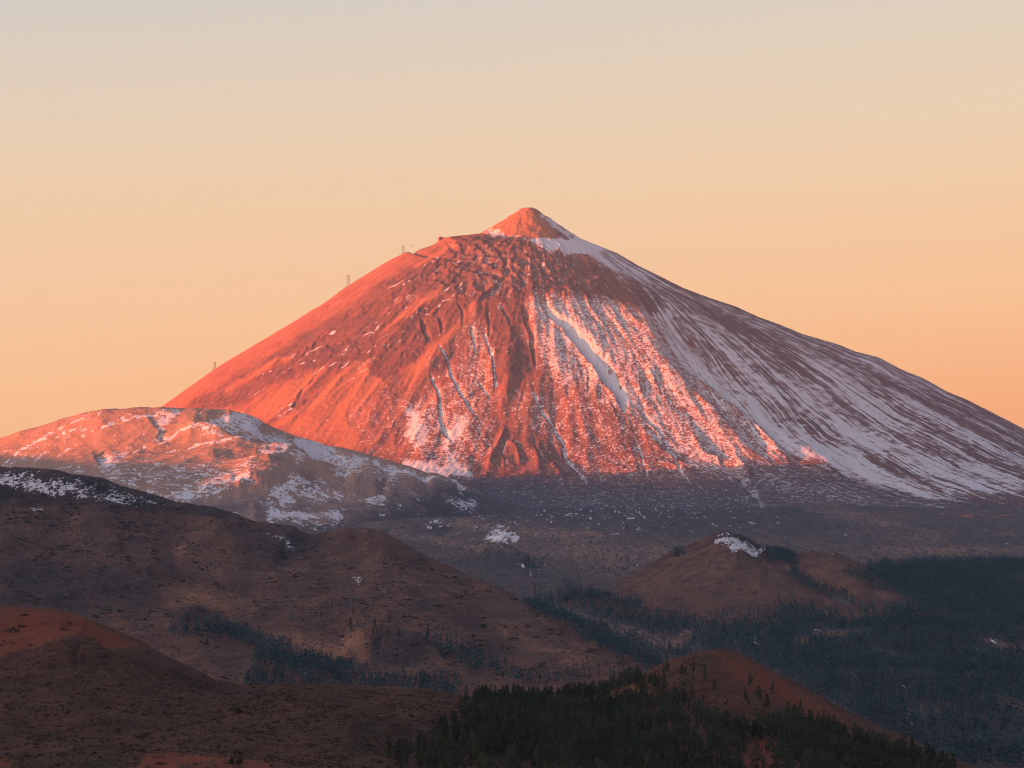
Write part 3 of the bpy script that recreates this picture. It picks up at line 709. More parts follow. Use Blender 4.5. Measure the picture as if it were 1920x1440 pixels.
paint(dark, [(700, 1205), (760, 1198), (860, 1240), (800, 1262), (690, 1250)], .9, 6); paint(dark, [(880, 1120), (1010, 1190), (1100, 1240), (1180, 1270), (1100, 1262), (960, 1200)], .3, 10)
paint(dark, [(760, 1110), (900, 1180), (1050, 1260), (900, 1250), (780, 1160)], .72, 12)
paint(dark, [(335, 1158), (350, 1146), (372, 1142), (392, 1152), (415, 1154), (412, 1162), (350, 1163)], .9, 3, 3)
paint(vegm, [(0, 880), (190, 903), (330, 945), (340, 1000), (300, 1060), (0, 1060)], .33, 10)
for pts, wd, h in (([(690, 1002), (640, 1030), (560, 1080), (480, 1120)], (20, 26, 26, 20), 16), ([(430, 985), (390, 1020), (330, 1060)], (18, 22, 18), 16), ([(640, 1200), (720, 1196), (790, 1225), (850, 1262)], (16, 18, 16), 20), ([(130, 960), (200, 1010), (330, 1090)], (30, 40, 30), 16),
                   ([(340, 1152), (370, 1146), (410, 1155)], (5, 6, 5), 4), ([(690, 1002), (760, 1100), (900, 1200)], (24, 40, 30), 14)): spur(disp, pts, [w * 1.35 for w in wd], h * 1.15, .2)
for pts, wd, d in (([(604, 1008), (570, 1044), (530, 1095)], (34, 42, 36), 13), ([(640, 1205), (680, 1235), (690, 1262)], (8, 10, 8), 10)): chute(disp, None, pts, wd, d)
BU, BV = brown.U, brown.v()
bx_, by_ = brown.X - (690 - 960) / F * 3800, brown.Y - 3790
brown.Z += 15 * np.maximum(0, 1 - np.hypot(bx_ / 190, by_ / 260)) ** 1.2
brown.Z += .62 * sample(disp, BU, BV) * sstep(4000, 3900, brown.Y) + fbm(brown.X / 160, brown.Y / 200, 5, 111) * 6.5 + ridged(brown.X / 75 + brown.Y / 300, brown.Y / 240, 4, 113) * 2.4
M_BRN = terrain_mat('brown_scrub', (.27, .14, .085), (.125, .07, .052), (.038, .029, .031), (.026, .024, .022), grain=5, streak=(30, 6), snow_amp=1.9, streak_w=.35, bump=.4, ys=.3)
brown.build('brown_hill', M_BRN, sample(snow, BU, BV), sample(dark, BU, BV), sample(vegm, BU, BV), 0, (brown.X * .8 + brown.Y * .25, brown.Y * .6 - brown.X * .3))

# ----- the cinder cone of the middle distance, right
E0 = [(1060, 1240, 2900), (1900, 1240, 2900)]
E1 = [(1060, 1172, 3200), (1200, 1165, 3250), (1500, 1160, 3250), (1700, 1170, 3200), (1900, 1180, 3150)]
E2 = [(1060, 1130, 3550), (1160, 1118, 3600), (1250, 1100, 3650), (1340, 1085, 3700), (1500, 1088, 3700), (1600, 1098, 3650), (1700, 1122, 3550), (1780, 1140, 3450), (1900, 1160, 3350)]
E3 = [(1060, 1124, 3750), (1130, 1108, 3850), (1180, 1086, 3980), (1220, 1062, 4100), (1270, 1036, 4250), (1300, 1021, 4300), (1340, 1006, 4350), (1370, 1005, 4350), (1400, 1014, 4350), (1440, 1036, 4350), (1490, 1044, 4350), (1530, 1040, 4330), (1560, 1041, 4300), (1590, 1053, 4250), (1620, 1067, 4150),
      (1660, 1085, 4000), (1700, 1108, 3800), (1740, 1130, 3600), (1800, 1150, 3450), (1900, 1165, 3380)]
E4 = [(u, v + 45 if 1150 < u < 1720 else v + 8, y + 520) for u, v, y in E3]
cind = Sheet(cols(1060, 1900, 2.0), np.concatenate([np.arange(3000, 3300, 14), np.arange(3300, 4420, 6.5), np.arange(4420, 4900, 40)])).guides([E0, E1, E2, E3, E4])
snow = np.full((RH, RW), 0.0); dark = np.full((RH, RW), .4); disp = np.zeros((RH, RW)); vegm = np.full((RH, RW), .16)
paint(snow, [(1336, 1014), (1362, 1006), (1400, 1018), (1436, 1038), (1425, 1048), (1372, 1042), (1345, 1030)], .64, 4); paint(snow, [(1550, 1046), (1565, 1046), (1562, 1050), (1550, 1050)], .6, 2)
paint(dark, [(1340, 1000), (1400, 1010), (1450, 1036), (1500, 1042), (1500, 1060), (1440, 1056), (1370, 1046), (1335, 1025)], .85, 4); paint(dark, [(1440, 1060), (1520, 1100), (1640, 1140), (1620, 1150), (1500, 1110)], .75, 5)
paint(dark, [(1180, 1090), (1270, 1040), (1330, 1020), (1400, 1060), (1300, 1110), (1200, 1120)], .25, 14)
for pts, wd, h in (([(1340, 1005), (1400, 1048), (1440, 1090)], (20, 24, 20), 10), ([(1550, 1040), (1590, 1080), (1640, 1120)], (18, 22, 20), 10)): spur(disp, pts, wd, h, .2)
for pts, wd, d in (([(1480, 1046), (1520, 1085), (1600, 1130)], (10, 14, 12), 12), ([(1372, 1012), (1390, 1030), (1420, 1045)], (7, 8, 7), 8)): chute(disp, None, pts, wd, d)
EU, EV = cind.U, cind.v()
ea = np.arctan2(cind.X - 440, 4350 - cind.Y)
cind.Z += ridged(ea * 9, cind.Y / 500, 3, 127) * 3.6 + .6 * sample(disp, EU, EV) * sstep(4400, 4300, cind.Y) + fbm(cind.X / 120, cind.Y / 150, 5, 121) * 3.4 + fbm(cind.X / 25, cind.Y / 25, 3, 125) * .8
cind.build('cinder_cone', terrain_mat('cinder', (.19, .105, .07), (.098, .056, .045), (.042, .033, .034), (.04, .035, .03), grain=5, streak=(20, 20), snow_amp=2.0, streak_w=.3, bump=.35, ys=.35), sample(snow, EU, EV), sample(dark, EU, EV), sample(vegm, EU, EV))

# ----- the red hills of the foreground
R0 = [(-420, 2700, 12), (2420, 2700, 12)]
R0b = [(-420, 1640, 300), (2420, 1640, 300)]
R1 = [(-420, 1446, 620), (0, 1442, 640), (400, 1442, 660), (600, 1446, 680), (900, 1470, 700), (1200, 1490, 720), (1600, 1520, 740), (2420, 1560, 740)]
R2 = [(-420, 1340, 800), (0, 1350, 820), (200, 1352, 830), (400, 1362, 840), (700, 1376, 860), (800, 1400, 880), (1000, 1432, 900), (1300, 1440, 920), (1600, 1462, 940), (1800, 1490, 940), (2420, 1560, 940)]
R3 = [(-420, 1240, 1000), (0, 1245, 1010), (130, 1238, 1010), (250, 1258, 1020), (400, 1300, 1030), (550, 1320, 1040), (800, 1336, 1060), (900, 1360, 1070), (1000, 1386, 1080), (1200, 1376, 1120), (1320, 1352, 1150), (1450, 1362, 1150), (1600, 1408, 1150), (1800, 1470, 1130), (2420, 1600, 1130)]
R4 = [(-420, 1140, 1200), (0, 1138, 1200), (110, 1145, 1200), (170, 1165, 1190), (260, 1200, 1180), (330, 1240, 1180), (400, 1275, 1180), (450, 1286, 1190), (540, 1281, 1210), (640, 1285, 1230), (760, 1290, 1250), (860, 1300, 1260), (930, 1312, 1270), (1000, 1317, 1300), (1100, 1306, 1350),
      (1150, 1292, 1370), (1200, 1268, 1390), (1240, 1248, 1400), (1280, 1235, 1410), (1340, 1222, 1420), (1370, 1225, 1420), (1400, 1234, 1420), (1470, 1267, 1420), (1560, 1318, 1420), (1640, 1360, 1410), (1700, 1387, 1400), (1790, 1423, 1390), (1850, 1452, 1380), (2000, 1520, 1380), (2420, 1650, 1380)]
R5 = [(u, v + 130, y + 330) for u, v, y in R4]
R6 = [(u, v + 190, y + 700) for u, v, y in R4]
red = Sheet(cols(-420, 2400, 2.2), np.concatenate([np.arange(12, 500, 25), np.arange(500, 1460, 2.6), np.arange(1460, 2000, 25)])).guides([R0, R0b, R1, R2, R3, R4, R5, R6])
dark = np.full((RH, RW), .58); disp = np.zeros((RH, RW)); vegm = np.full((RH, RW), .22); soilm = np.full((RH, RW), .12)
paint(soilm, [(0, 1135), (110, 1143), (180, 1170), (150, 1200), (60, 1222), (0, 1240)], .75, 8); paint(soilm, [(0, 1416), (30, 1412), (20, 1440), (0, 1440)], .9, 4); paint(soilm, [(270, 1424), (330, 1412), (440, 1426), (560, 1440), (250, 1440)], .9, 5)
paint(soilm, [(1320, 1225), (1360, 1222), (1420, 1240), (1500, 1282), (1580, 1330), (1650, 1375), (1500, 1350), (1400, 1300), (1330, 1250)], .62, 15, 14)
paint(soilm, [(1240, 1262), (1330, 1232), (1390, 1300), (1420, 1350), (1300, 1320)], .34, 14, 10); paint(soilm, [(1390, 1385), (1440, 1380), (1480, 1420), (1440, 1440), (1390, 1440)], .8, 8)
paint(soilm, [(110, 1143), (180, 1168), (280, 1215), (200, 1215), (130, 1180)], .7, 5)
paint(soilm, [(430, 1330), (560, 1325), (640, 1350), (560, 1358), (450, 1345)], .42, 10)
paint(dark, [(250, 1215), (330, 1255), (430, 1284), (400, 1290), (300, 1270), (200, 1225), (150, 1195)], .75, 14); paint(dark, [(560, 1360), (760, 1350), (780, 1420), (600, 1425)], .75, 14)
paint(dark, [(1130, 1298), (1200, 1270), (1240, 1262), (1210, 1295), (1150, 1305)], .2, 5)
paint(vegm, [(0, 1230), (130, 1218), (300, 1270), (450, 1288), (640, 1290), (860, 1305), (800, 1380), (500, 1420), (0, 1410)], .36, 12)
paint(vegm, [(20, 1420), (100, 1405), (250, 1412), (200, 1440), (20, 1440)], .6, 6); paint(vegm, [(1280, 1245), (1340, 1225), (1370, 1240), (1320, 1270), (1280, 1270)], .45, 6)
paint(vegm, [(860, 1330), (1250, 1320), (1500, 1370), (1800, 1430), (1800, 1440), (760, 1440)], .4, 12)
for pts, wd, h in (([(60, 1228), (150, 1212), (250, 1240), (380, 1290)], (22, 28, 28, 20), 3.5), ([(500, 1290), (560, 1340), (700, 1380)], (30, 40, 40), 4)): spur(disp, pts, wd, h, .2)
for pts, wd, d in (([(160, 1195), (240, 1232), (330, 1268), (430, 1286)], (10, 14, 14, 10), 2.4), ([(1380, 1380), (1430, 1410)], (20, 20), 4)): chute(disp, None, pts, wd, d)
RU, RV = red.U, red.v()
nearf = sstep(300, 600, red.Y)
red.Z += nearf * (sample(disp, RU, RV) * sstep(1440, 1380, red.Y) + fbm(red.X / 70, red.Y / 90, 5, 131) * 2.2 + fbm(red.X / 9, red.Y / 9, 3, 133) * .35)
M_RED = terrain_mat('red_scoria', (.19, .084, .044), (.084, .037, .024), (.03, .017, .014), (.034, .028, .018), grain=2.2, streak=(9, 9), bump=.4, ys=.4, soil=(.17, .048, .026))
red.build('red_hills', M_RED, 0, sample(dark, RU, RV), sample(vegm, RU, RV), sample(soilm, RU, RV))

# ----- far ground under everything and an unseen ridge added on the left to shade the plain
gx = np.linspace(-8400, 8400, 60); gy = np.linspace(-3000, 15900, 60)
X, Y = np.meshgrid(gx, gy, indexing='ij')
Z = -330 + fbm(X / 900, Y / 900, 3, 5) * 6
M_LOW = simple_mat('lowland_soil', (.07, .055, .048), (.11, .085, .07), .01)
tag(obj('terrain', mesh_from('terrain', np.stack([X, Y, Z], -1).reshape(-1, 3), grid_quads(60, 60)), M_LOW, smooth=True), kind='structure')
ry = np.linspace(-2600, 14000, 500); rx = np.linspace(-1700, 1500, 70)
RX, RY = np.meshgrid(rx, ry, indexing='ij')
SHADE_CREST = [(-2600, 520), (3000, 520), (4800, 470), (5900, 330), (6250, 262), (6440, 203), (6700, 205), (6800, 235), (7000, 250), (7150, 255), (7300, 238), (7700, 246), (8200, 242), (9000, 232), (10000, 240), (11000, 300), (14000, 420)]  # crest heights set to place the shadow edge
cr = np.interp(RY, [p[0] for p in SHADE_CREST], [p[1] for p in SHADE_CREST]) + fbm(RY / 260, RY * 0, 3, 143) * 7
RZ = -340 + (cr + 340) * np.exp(-np.abs(RX) / 900 * (1 + .2 * np.sign(RX))) + np.minimum(np.abs(RX) / 200, 1) * ridged(RX / 260, RY / 320, 4, 141) * 18
tag(obj('ridge', mesh_from('ridge', np.stack([RX - 6040, RY, RZ], -1).reshape(-1, 3), grid_quads(70, 500)), M_LOW, smooth=True), kind='structure')  # added out of view to block the low sun

SHEETS = [vol, hills, plain, brown, cind, red]


def ground_z(x, y, names=None):
    return np.max([s.at(x, y) for s in (names or SHEETS)], axis=0)

# ----------------------------------------------------------------- where things show from the viewpoint (only to skip hidden plants)
hu = np.arange(-200, 2130, 6.0); hy = np.concatenate([np.arange(500, 1500, 6), np.arange(1500, 5200, 14)])
hU, hY = np.meshgrid(hu, hy, indexing='ij')
hZ = ground_z((hU - 960) / F * hY, hY)
hV = HV - hZ / hY * F
hcum = np.minimum.accumulate(hV, axis=1)


def scatter(mask, n, u0, u1, y0, y1, hgt, seed):
    """random plants (x, y, z, height) on the ground inside a traced outline; even density per area of ground"""
    g = np.random.default_rng(seed)
    y = np.sqrt(g.random(n) * (y1 * y1 - y0 * y0) + y0 * y0); u = u0 + g.random(n) * (u1 - u0)
    x = (u - 960) / F * y; z = ground_z(x, y); v = HV - z / y * F
    keep = (g.random(n) < sample(mask, u, v)) & (v < 1600)
    h = hgt[0] + (hgt[1] - hgt[0]) * g.random(n)
    i = np.clip(np.round((u - hu[0]) / 6).astype(int), 0, len(hu) - 1); j = np.clip(np.searchsorted(hy, y) - 2, 0, len(hy) - 1)
    keep &= HV - (z + h) / y * F < hcum[i, j] + 1
    return np.stack([x, y, z, h, u, v], -1)[keep]


# ----------------------------------------------------------------- plants
def leaf_mat(name, c1, c2, c3):
    m = NT(name)
    g = m.n('ShaderNodeNewGeometry'); o = m.n('ShaderNodeObjectInfo')
    n1 = m.noise(g.outputs['Position'], .35, 3.0)
    c = m.mix(m.mapr(n1, .35, .65), (*c1, 1), (*c2, 1))
    c = m.mix(m.mapr(g.outputs['Random Per Island'], .3, 1.0, 0, .8), c, (*c3, 1))
    k = m.math('ADD', m.mapr(m.noise(g.outputs['Position'], .022, 3.0), .3, .7, .6, 1.25), m.math('MULTIPLY', m.math('SUBTRACT', o.outputs['Random'], .5), .6))
    q = m.n('ShaderNodeVectorMath', operation='SCALE'); m.t.links.new(c, q.inputs[0]); m.t.links.new(k, q.inputs['Scale'])
    return m.finish(q.outputs[0], .8)


M_PINE = leaf_mat('pine_needles', (.036, .056, .038), (.05, .07, .045), (.08, .09, .052))
M_FAR = leaf_mat('hazed_needles', (.024, .054, .068), (.034, .07, .086), (.046, .082, .092))  # blue of the distant haze put into the needle colour
M_BARK = simple_mat('bark', (.055, .038, .028), (.085, .058, .042), 2.0)
M_SHRUB = leaf_mat('shrub_twigs', (.034, .030, .018), (.052, .042, .026), (.07, .056, .036))
M_SCRUB = leaf_mat('scrub_twigs', (.045, .036, .024), (.06, .045, .03), (.13, .10, .062))


def leaf_cloud(g, pts, size, up=.35):
    """small ragged leaf faces at points"""
    n = len(pts)
    a = g.normal(size=(n, 3)); a[:, 2] *= up; a /= np.linalg.norm(a, axis=1)[:, None]
    b = g.normal(size=(n, 3)); b -= (b * a).sum(1)[:, None] * a; b /= np.linalg.norm(b, axis=1)[:, None]
    s = (size * (.6 + .8 * g.random(n)))[:, None]; w = (.35 + .35 * g.random(n))[:, None]
    q = np.stack([pts - a * s, pts + b * s * w, pts + a * s, pts - b * s * w], 1)
    return q.reshape(-1, 3), np.arange(4 * n).reshape(-1, 4)


def crown_points(g, kind, dens=1.0):
    """leaf clumps on whorls of uneven boughs of a pine of height 1"""
    P = []
    z = .14 if kind != 'flat' else .55
    while z < .985:
        t = (z - .14) / .86
        if kind == 'cone': R = .17 * (1 - t) ** .75 + .02
        elif kind == 'column': R = .105 * (1 - t ** 3) + .015
        elif kind == 'round': R = .20 * math.sqrt(max(.02, 1 - (2 * t - .75) ** 2 / 1.6)) * (1 - .5 * t)
        else: R = .24 * (1 - ((z - .78) / .26) ** 2) + .03
        for _ in range(g.integers(3, 6)):
            az = g.random() * 6.283; L = R * (.55 + .6 * g.random())
            if g.random() < .12: L *= 1.35
            m = max(2, int(6 * dens * (L / .12 + .4)))
            r = L * np.sqrt(g.random(m)) ; aa = az + g.normal(size=m) * .28
            P.append(np.stack([r * np.cos(aa), r * np.sin(aa), z + r * .35 + g.normal(size=m) * .014], -1))
        z += .035 + .03 * g.random()
    P.append(np.stack([g.normal(size=5) * .006, g.normal(size=5) * .006, .97 + .03 * g.random(5)], -1))
    return np.concatenate(P)


def tube(p0, p1, r0, r1, n=6):
    p0, p1 = np.array(p0, float), np.array(p1, float); d = (p1 - p0) / np.linalg.norm(p1 - p0)
    a = np.cross(d, [0, 0, 1] if abs(d[2]) < .9 else [1, 0, 0]); a /= np.linalg.norm(a); b = np.cross(d, a)
    t = np.arange(n) * 2 * np.pi / n
    ring = np.cos(t)[:, None] * a + np.sin(t)[:, None] * b
    co = np.concatenate([p0 + ring * r0, p1 + ring * r1]); k = np.arange(n); k2 = (k + 1) % n
    return co, np.stack([k, k2, k2 + n, k + n], -1)


def join(parts):
    co, q, o = [], [], 0
    for c, f in parts:
        co.append(c); q.append(np.asarray(f) + o); o += len(c)
    return np.concatenate(co), np.concatenate(q)


def trunk_geo(g):
    parts = [tube((0, 0, -.03), (.004, 0, .5), .016, .010), tube((.004, 0, .5), (0, 0, .97), .010, .003)]
    for _ in range(7):
        z = .12 + .6 * g.random(); az = g.random() * 6.283; L = .09 + .05 * g.random()
        parts.append(tube((0, 0, z), (L * math.cos(az), L * math.sin(az), z + L * .45), .005, .002, 4))
    return join(parts)


KINDS = ['column', 'cone', 'round', 'round', 'cone', 'round', 'cone', 'round', 'flat', 'column']
crowns, trunks = [], []
for k, kd in enumerate(KINDS):
    g = np.random.default_rng(100 + k)
    c, q = leaf_cloud(g, crown_points(g, kd), .030)
    me = mesh_from('crown', c, q); me.materials.append(M_PINE); crowns.append(me)
    c, q = trunk_geo(g); me = mesh_from('trunk', c, q); me.materials.append(M_BARK); trunks.append(me)

FRONT = np.zeros((RH + 160, RW))
fm = np.zeros((RH, RW))
paint(fm, [(700, 1440), (770, 1412), (800, 1392), (850, 1368), (885, 1326), (900, 1308), (1000, 1312), (1080, 1304), (1140, 1298), (1200, 1284), (1250, 1276), (1290, 1296), (1330, 1348), (1400, 1358), (1450, 1356), (1520, 1356), (1580, 1376), (1650, 1400), (1730, 1424), (1800, 1440)], 1, 5, 8)
paint(fm, [(1385, 1392), (1425, 1386), (1460, 1440), (1390, 1440)], .05, 4, 5); paint(fm, [(760, 1428), (1000, 1425), (1000, 1440), (700, 1440)], .15, 5); paint(fm, [(1130, 1306), (1190, 1286), (1196, 1304), (1140, 1320)], .0, 3, 2)
paint(fm, [(1040, 1300), (1070, 1308), (1120, 1296), (1175, 1276), (1200, 1270), (1190, 1284), (1130, 1306), (1060, 1322)], .9, 3, 2)
paint(fm, [(1240, 1262), (1300, 1248), (1400, 1280), (1560, 1345), (1520, 1356), (1330, 1346), (1250, 1294)], .07, 4, 4)
ft = scatter(fm, 7000, 690, 1830, 690, 1420, (4.4, 9.2), 21)
# thin to even spacing
g = np.random.default_rng(5)
keepi = []
for k in np.argsort(-ft[:, 3] / ft[:, 1] + g.random(len(ft)) * .002):
    if all((ft[k, 0] - ft[j, 0]) ** 2 + (ft[k, 1] - ft[j, 1]) ** 2 > 6.2 for j in keepi): keepi.append(k)
ft = ft[keepi]


def spot(u, v, y0=600, y1=5000):
    """the nearest ground seen in a direction"""
    y = np.arange(y0, y1, 3.0); x = (u - 960) / F * y; vv = HV - ground_z(x, y) / y * F
    k = int(np.argmax(vv <= v)); return x[k], y[k], float(ground_z(x[k:k + 1], y[k:k + 1])[0])


NAMED = [(1282, 1312, 12.0, 8, 'dark umbrella-crowned pine alone against the left flank of the red cone'), (1180, 1290, 12.5, 3, 'tallest full-crowned pine at the top of the little spur left of the red cone'),
         (1195, 1284, 11.5, 5, 'slim pine next to the tallest pine on the little spur'), (1150, 1296, 10.5, 0, 'narrow pine on the crest of the little spur, left of its tallest pine'),
         (762, 1420, 7, 4, 'small pine standing by itself on the brown slope left of the front wood'), (1630, 1388, 7.5, 6, 'pine on the lower right skyline of the red cone'),
         (874, 1318, 9.5, 0, 'thin dark pine at the left tip of the front wood'), (1545, 1362, 9.5, 1, 'tall pine in front of the right flank of the red cone'), (1478, 1356, 9, 2, 'slender pine on the red slope below the cone top')]
front_big = ft[np.argsort(-ft[:, 3] / ft[:, 1])]
n_ind = 286
jobs = []
for u, v, h, k, lab in NAMED:
    x, y, z = spot(u, v); jobs.append((x, y, z, h, k, lab, 'single pines around the red cone'))
LONE = [(388, 1212, 10), (1003, 1110, 13), (1010, 1130, 12), (1033, 1122, 12), (1050, 1112, 12), (1064, 1133, 15), (1128, 1175, 17), (657, 1180, 16), (703, 1180, 14), (700, 1198, 14), (728, 1196, 11), (748, 1196, 11), (802, 1196, 16), (1272, 1046, 13), (1266, 1048, 10)]
LL = ['lone pine in the open between the dark grove and the left slope', 'broad pine, uppermost of the loose pines above the dark tree belt', 'pointed pine just below the uppermost of the loose pines', 'pine in the middle of the loose pines above the belt', 'round pine to the right of the loose pines above the belt',
      'largest of the loose pines, at their lower right', 'tall solitary pine on the bare strip between the two tree belts', 'tall pine on the brown slope above the tan bench', 'dense pine near the tall one above the tan bench', 'slim pine at the edge of the tan bench', 'small pine on the rim of the dark knoll',
      'small pine right of the tan bench on the dark knoll', 'tall pine where the row down the brown slope begins', 'pine at the left shoulder of the snow-tipped cone', 'smaller of the two pines at the left shoulder of the snow-tipped cone']
for (u, v, h), lab in zip(LONE, LL):
    x, y, z = spot(u, v); jobs.append((x, y, z, h, [1, 4, 6, 3][len(jobs) % 4], lab, 'loose pines of the middle distance'))
ZONES = [(940, 'dark pine of the thick front wood, in its left end below the brown slope', 'pines in the left end of the front wood'), (1130, 'dark pine of the thick front wood, in its middle under the pale spur', 'pines in the middle of the front wood'),
         (1330, 'dark pine of the thick front wood, under the left foot of the red cone', 'pines under the left foot of the red cone'), (1560, 'dark pine of the front wood on the lower front of the red cone', 'pines on the lower front of the red cone'), (9999, 'dark pine of the front wood at the lower right edge of the picture', 'pines at the lower right edge')]
g = np.random.default_rng(6)
for t in front_big[:n_ind - len(jobs)]:
    zn = next(z_ for z_ in ZONES if t[4] < z_[0])
    jobs.append((t[0], t[1], t[2], t[3], int(g.choice([0, 1, 2, 3, 4, 5, 6, 7, 9])), zn[1], zn[2]))
first = {}
for x, y, z, h, k, lab, grp in jobs:
    if k not in first:
        r = bpy.data.objects.new('pine_tree', None); C.objects.link(r); r.empty_display_size = .2
        obj('crown', crowns[k], None, r); obj('trunk', trunks[k], None, r)
        first[k] = r
    else:
        r = first[k].copy(); C.objects.link(r)
        for ch in list(first[k].children):
            c = ch.copy(); C.objects.link(c); c.parent = r
    w = h * (.85 + .45 * g.random())
    r.location = (x, y, z - .1); r.scale = (w, w, h); r.rotation_euler = (0, 0, g.random() * 6.28)
    tag(r, lab, 'pine tree', grp)

# the woods beyond: too many to count
thin = np.ones((RH, RW)); paint(thin, [(980, 1080), (1440, 1080), (1470, 1215), (1300, 1260), (980, 1260)], .5, 30, 0)
wood = scatter(fmask * thin, 60000, 960, 2060, 1900, 4700, (8, 14), 31)
bm = np.zeros((RH, RW))
for pg, d in (([(317, 1184), (352, 1180), (354, 1196), (317, 1198)], .9), ([(365, 1172), (440, 1176), (520, 1206), (600, 1240), (660, 1255), (720, 1272), (765, 1290), (640, 1290), (460, 1290), (470, 1255), (480, 1220), (420, 1200), (365, 1192)], 1.0),
              ([(460, 1262), (520, 1265), (640, 1270), (860, 1280), (860, 1310), (460, 1300)], .9), ([(640, 1140), (720, 1165), (720, 1195), (650, 1185)], .14), ([(790, 1195), (830, 1200), (900, 1230), (960, 1258), (1060, 1275), (1000, 1290), (900, 1262), (830, 1232)], .5),
              ([(1080, 1250), (1200, 1268), (1180, 1280), (1060, 1278)], .35), ([(985, 1132), (1060, 1158), (1140, 1198), (1230, 1240), (1270, 1268), (1210, 1256), (1100, 1204), (1020, 1160)], .95), ([(1438, 1030), (1470, 1032), (1492, 1044), (1480, 1056), (1440, 1048)], .95),
              ([(1476, 1072), (1500, 1078), (1560, 1105), (1640, 1140), (1620, 1146), (1540, 1115), (1480, 1085)], .35), ([(1560, 1068), (1640, 1080), (1680, 1108), (1660, 1112), (1600, 1085)], .3), ([(970, 1046), (990, 1052), (1010, 1064), (990, 1062)], .7), ([(1260, 1040), (1284, 1034), (1284, 1044), (1262, 1050)], .6),
              ([(1070, 1106), (1100, 1110), (1160, 1125), (1200, 1140), (1160, 1140), (1090, 1128)], .5), ([(500, 1170), (620, 1130), (700, 1140), (700, 1170), (600, 1190)], .05)):
    paint(bm, pg, d, 3, 5)
wood2 = scatter(bm, 72000, 250, 1720, 1950, 4700, (8, 14), 33)
gg = np.random.default_rng(8)
rest = front_big[n_ind - len(NAMED) - len(LONE):]
fill = scatter(fm, 420, 690, 1830, 690, 1420, (2.5, 5), 22)
wood = np.concatenate([wood, wood2])
tmpl = []
for k in range(6):
    g = np.random.default_rng(200 + k)
    p = crown_points(g, ['cone', 'column', 'cone', 'round', 'column', 'cone'][k], .35)
    p = p[g.permutation(len(p))[:26]]
    tmpl.append(leaf_cloud(g, p, .075)[0])


def forest(name, pts, tmpls, mat, label, cat, seed, wide=1.15):
    g = np.random.default_rng(seed)
    co = []
    kk = g.integers(0, len(tmpls), len(pts))
    for k in range(len(tmpls)):
        p = pts[kk == k]
        if not len(p): continue
        t = tmpls[k]; a = g.random(len(p)) * 6.283; w = p[:, 3] * (wide * (.8 + .5 * g.random(len(p))))
        ca, sa_ = np.cos(a) * w, np.sin(a) * w
        X = t[None, :, 0] * ca[:, None] - t[None, :, 1] * sa_[:, None] + p[:, 0:1]
        Y = t[None, :, 0] * sa_[:, None] + t[None, :, 1] * ca[:, None] + p[:, 1:2]
        Z = t[None, :, 2] * p[:, 3:4] + p[:, 2:3]
        co.append(np.stack([X, Y, Z], -1).reshape(-1, 3))
    co = np.concatenate(co)
    return tag(obj(name, mesh_from(name, co, np.arange(len(co)).reshape(-1, 4)), mat), label, cat, None, 'stuff')


print('wood', len(wood), 'front', len(ft), 'fill', len(fill))
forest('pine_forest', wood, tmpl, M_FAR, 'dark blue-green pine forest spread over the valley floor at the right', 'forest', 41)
tm2 = []
for k in range(4):
    g = np.random.default_rng(230 + k); tm2.append(leaf_cloud(g, crown_points(g, ['column', 'cone', 'round', 'column'][k], .6), .045)[0])
forest('young_pines', np.concatenate([rest, fill]), tm2, M_PINE, 'smaller dark pines filling the front wood between the larger ones', 'pine wood', 43)


# shrubs on the foreground hills
def shrub_geo(seed, n=90, size=.16):
    g = np.random.default_rng(seed)
    a = g.random(n) * 6.283; e = np.arcsin(g.random(n)); r = .35 + .65 * g.random(n) ** .5
    lump = 1 + .3 * np.sin(a * 3 + seed)
    p = np.stack([np.cos(a) * np.cos(e) * r * lump, np.sin(a) * np.cos(e) * r * lump, np.sin(e) * r * .75], -1)
    return leaf_cloud(g, p, size, .8)


shr = []
for k in range(5):
    c, q = shrub_geo(300 + k); me = mesh_from('shrub', c, q); me.materials.append(M_SHRUB); shr.append(me)
SHR = [(275, 1342, 1.9, 'dark rounded shrub on the middle of the brown front slope'), (272, 1382, 2.1, 'dark shrub low on the brown front slope'), (445, 1336, 2.2, 'wide dark shrub under the reddish bare strip'), (545, 1352, 1.7, 'dark shrub at the right end of the reddish bare strip'), (490, 1375, 1.5, 'upright dark shrub right of the slope bottom'),
       (446, 1414, 1.9, 'dark shrub above the red bare ground at the bottom edge'), (438, 1432, 2.6, 'flat bush on the red bare ground at the bottom edge'), (618, 1424, 1.8, 'dark shrub at the bottom edge right of the red bare ground'), (24, 1186, 3.0, 'bushy clump on the orange dome of the left hill'), (40, 1176, 2.0, 'small bush behind the clump on the orange dome'),
       (46, 1156, 1.8, 'bush near the top of the left hill'), (118, 1182, 2.2, 'bush at the right of the orange dome'), (130, 1172, 1.8, 'low bush just below the hill crest'), (275, 1226, 1.9, 'dark bush on the dark right flank of the left hill'), (95, 1282, 1.8, 'dark shrub at the left of the brown slope'), (175, 1200, 1.6, 'bush at the end of the orange dome'),
       (265, 1410, 1.9, 'olive bush above the red ground at bottom left'), (300, 1434, 1.6, 'olive bush on the bottom edge at left'), (580, 1398, 1.4, 'small dark shrub on the lower right of the front slope'), (690, 1400, 1.6, 'dark shrub left of the solitary small pine')]
jobs = []
for u, v, r_, lab in SHR:
    x, y, z = spot(u, v); jobs.append((x, y, z, r_, lab, 'larger shrubs of the left foreground'))
sm = np.zeros((RH, RW)); paint(sm, [(0, 1180), (130, 1170), (300, 1245), (440, 1288), (640, 1292), (860, 1310), (860, 1350), (780, 1400), (740, 1440), (0, 1440)], 1, 4)
pts = scatter(sm, 230, -20, 880, 650, 1270, (.7, 1.5), 51)
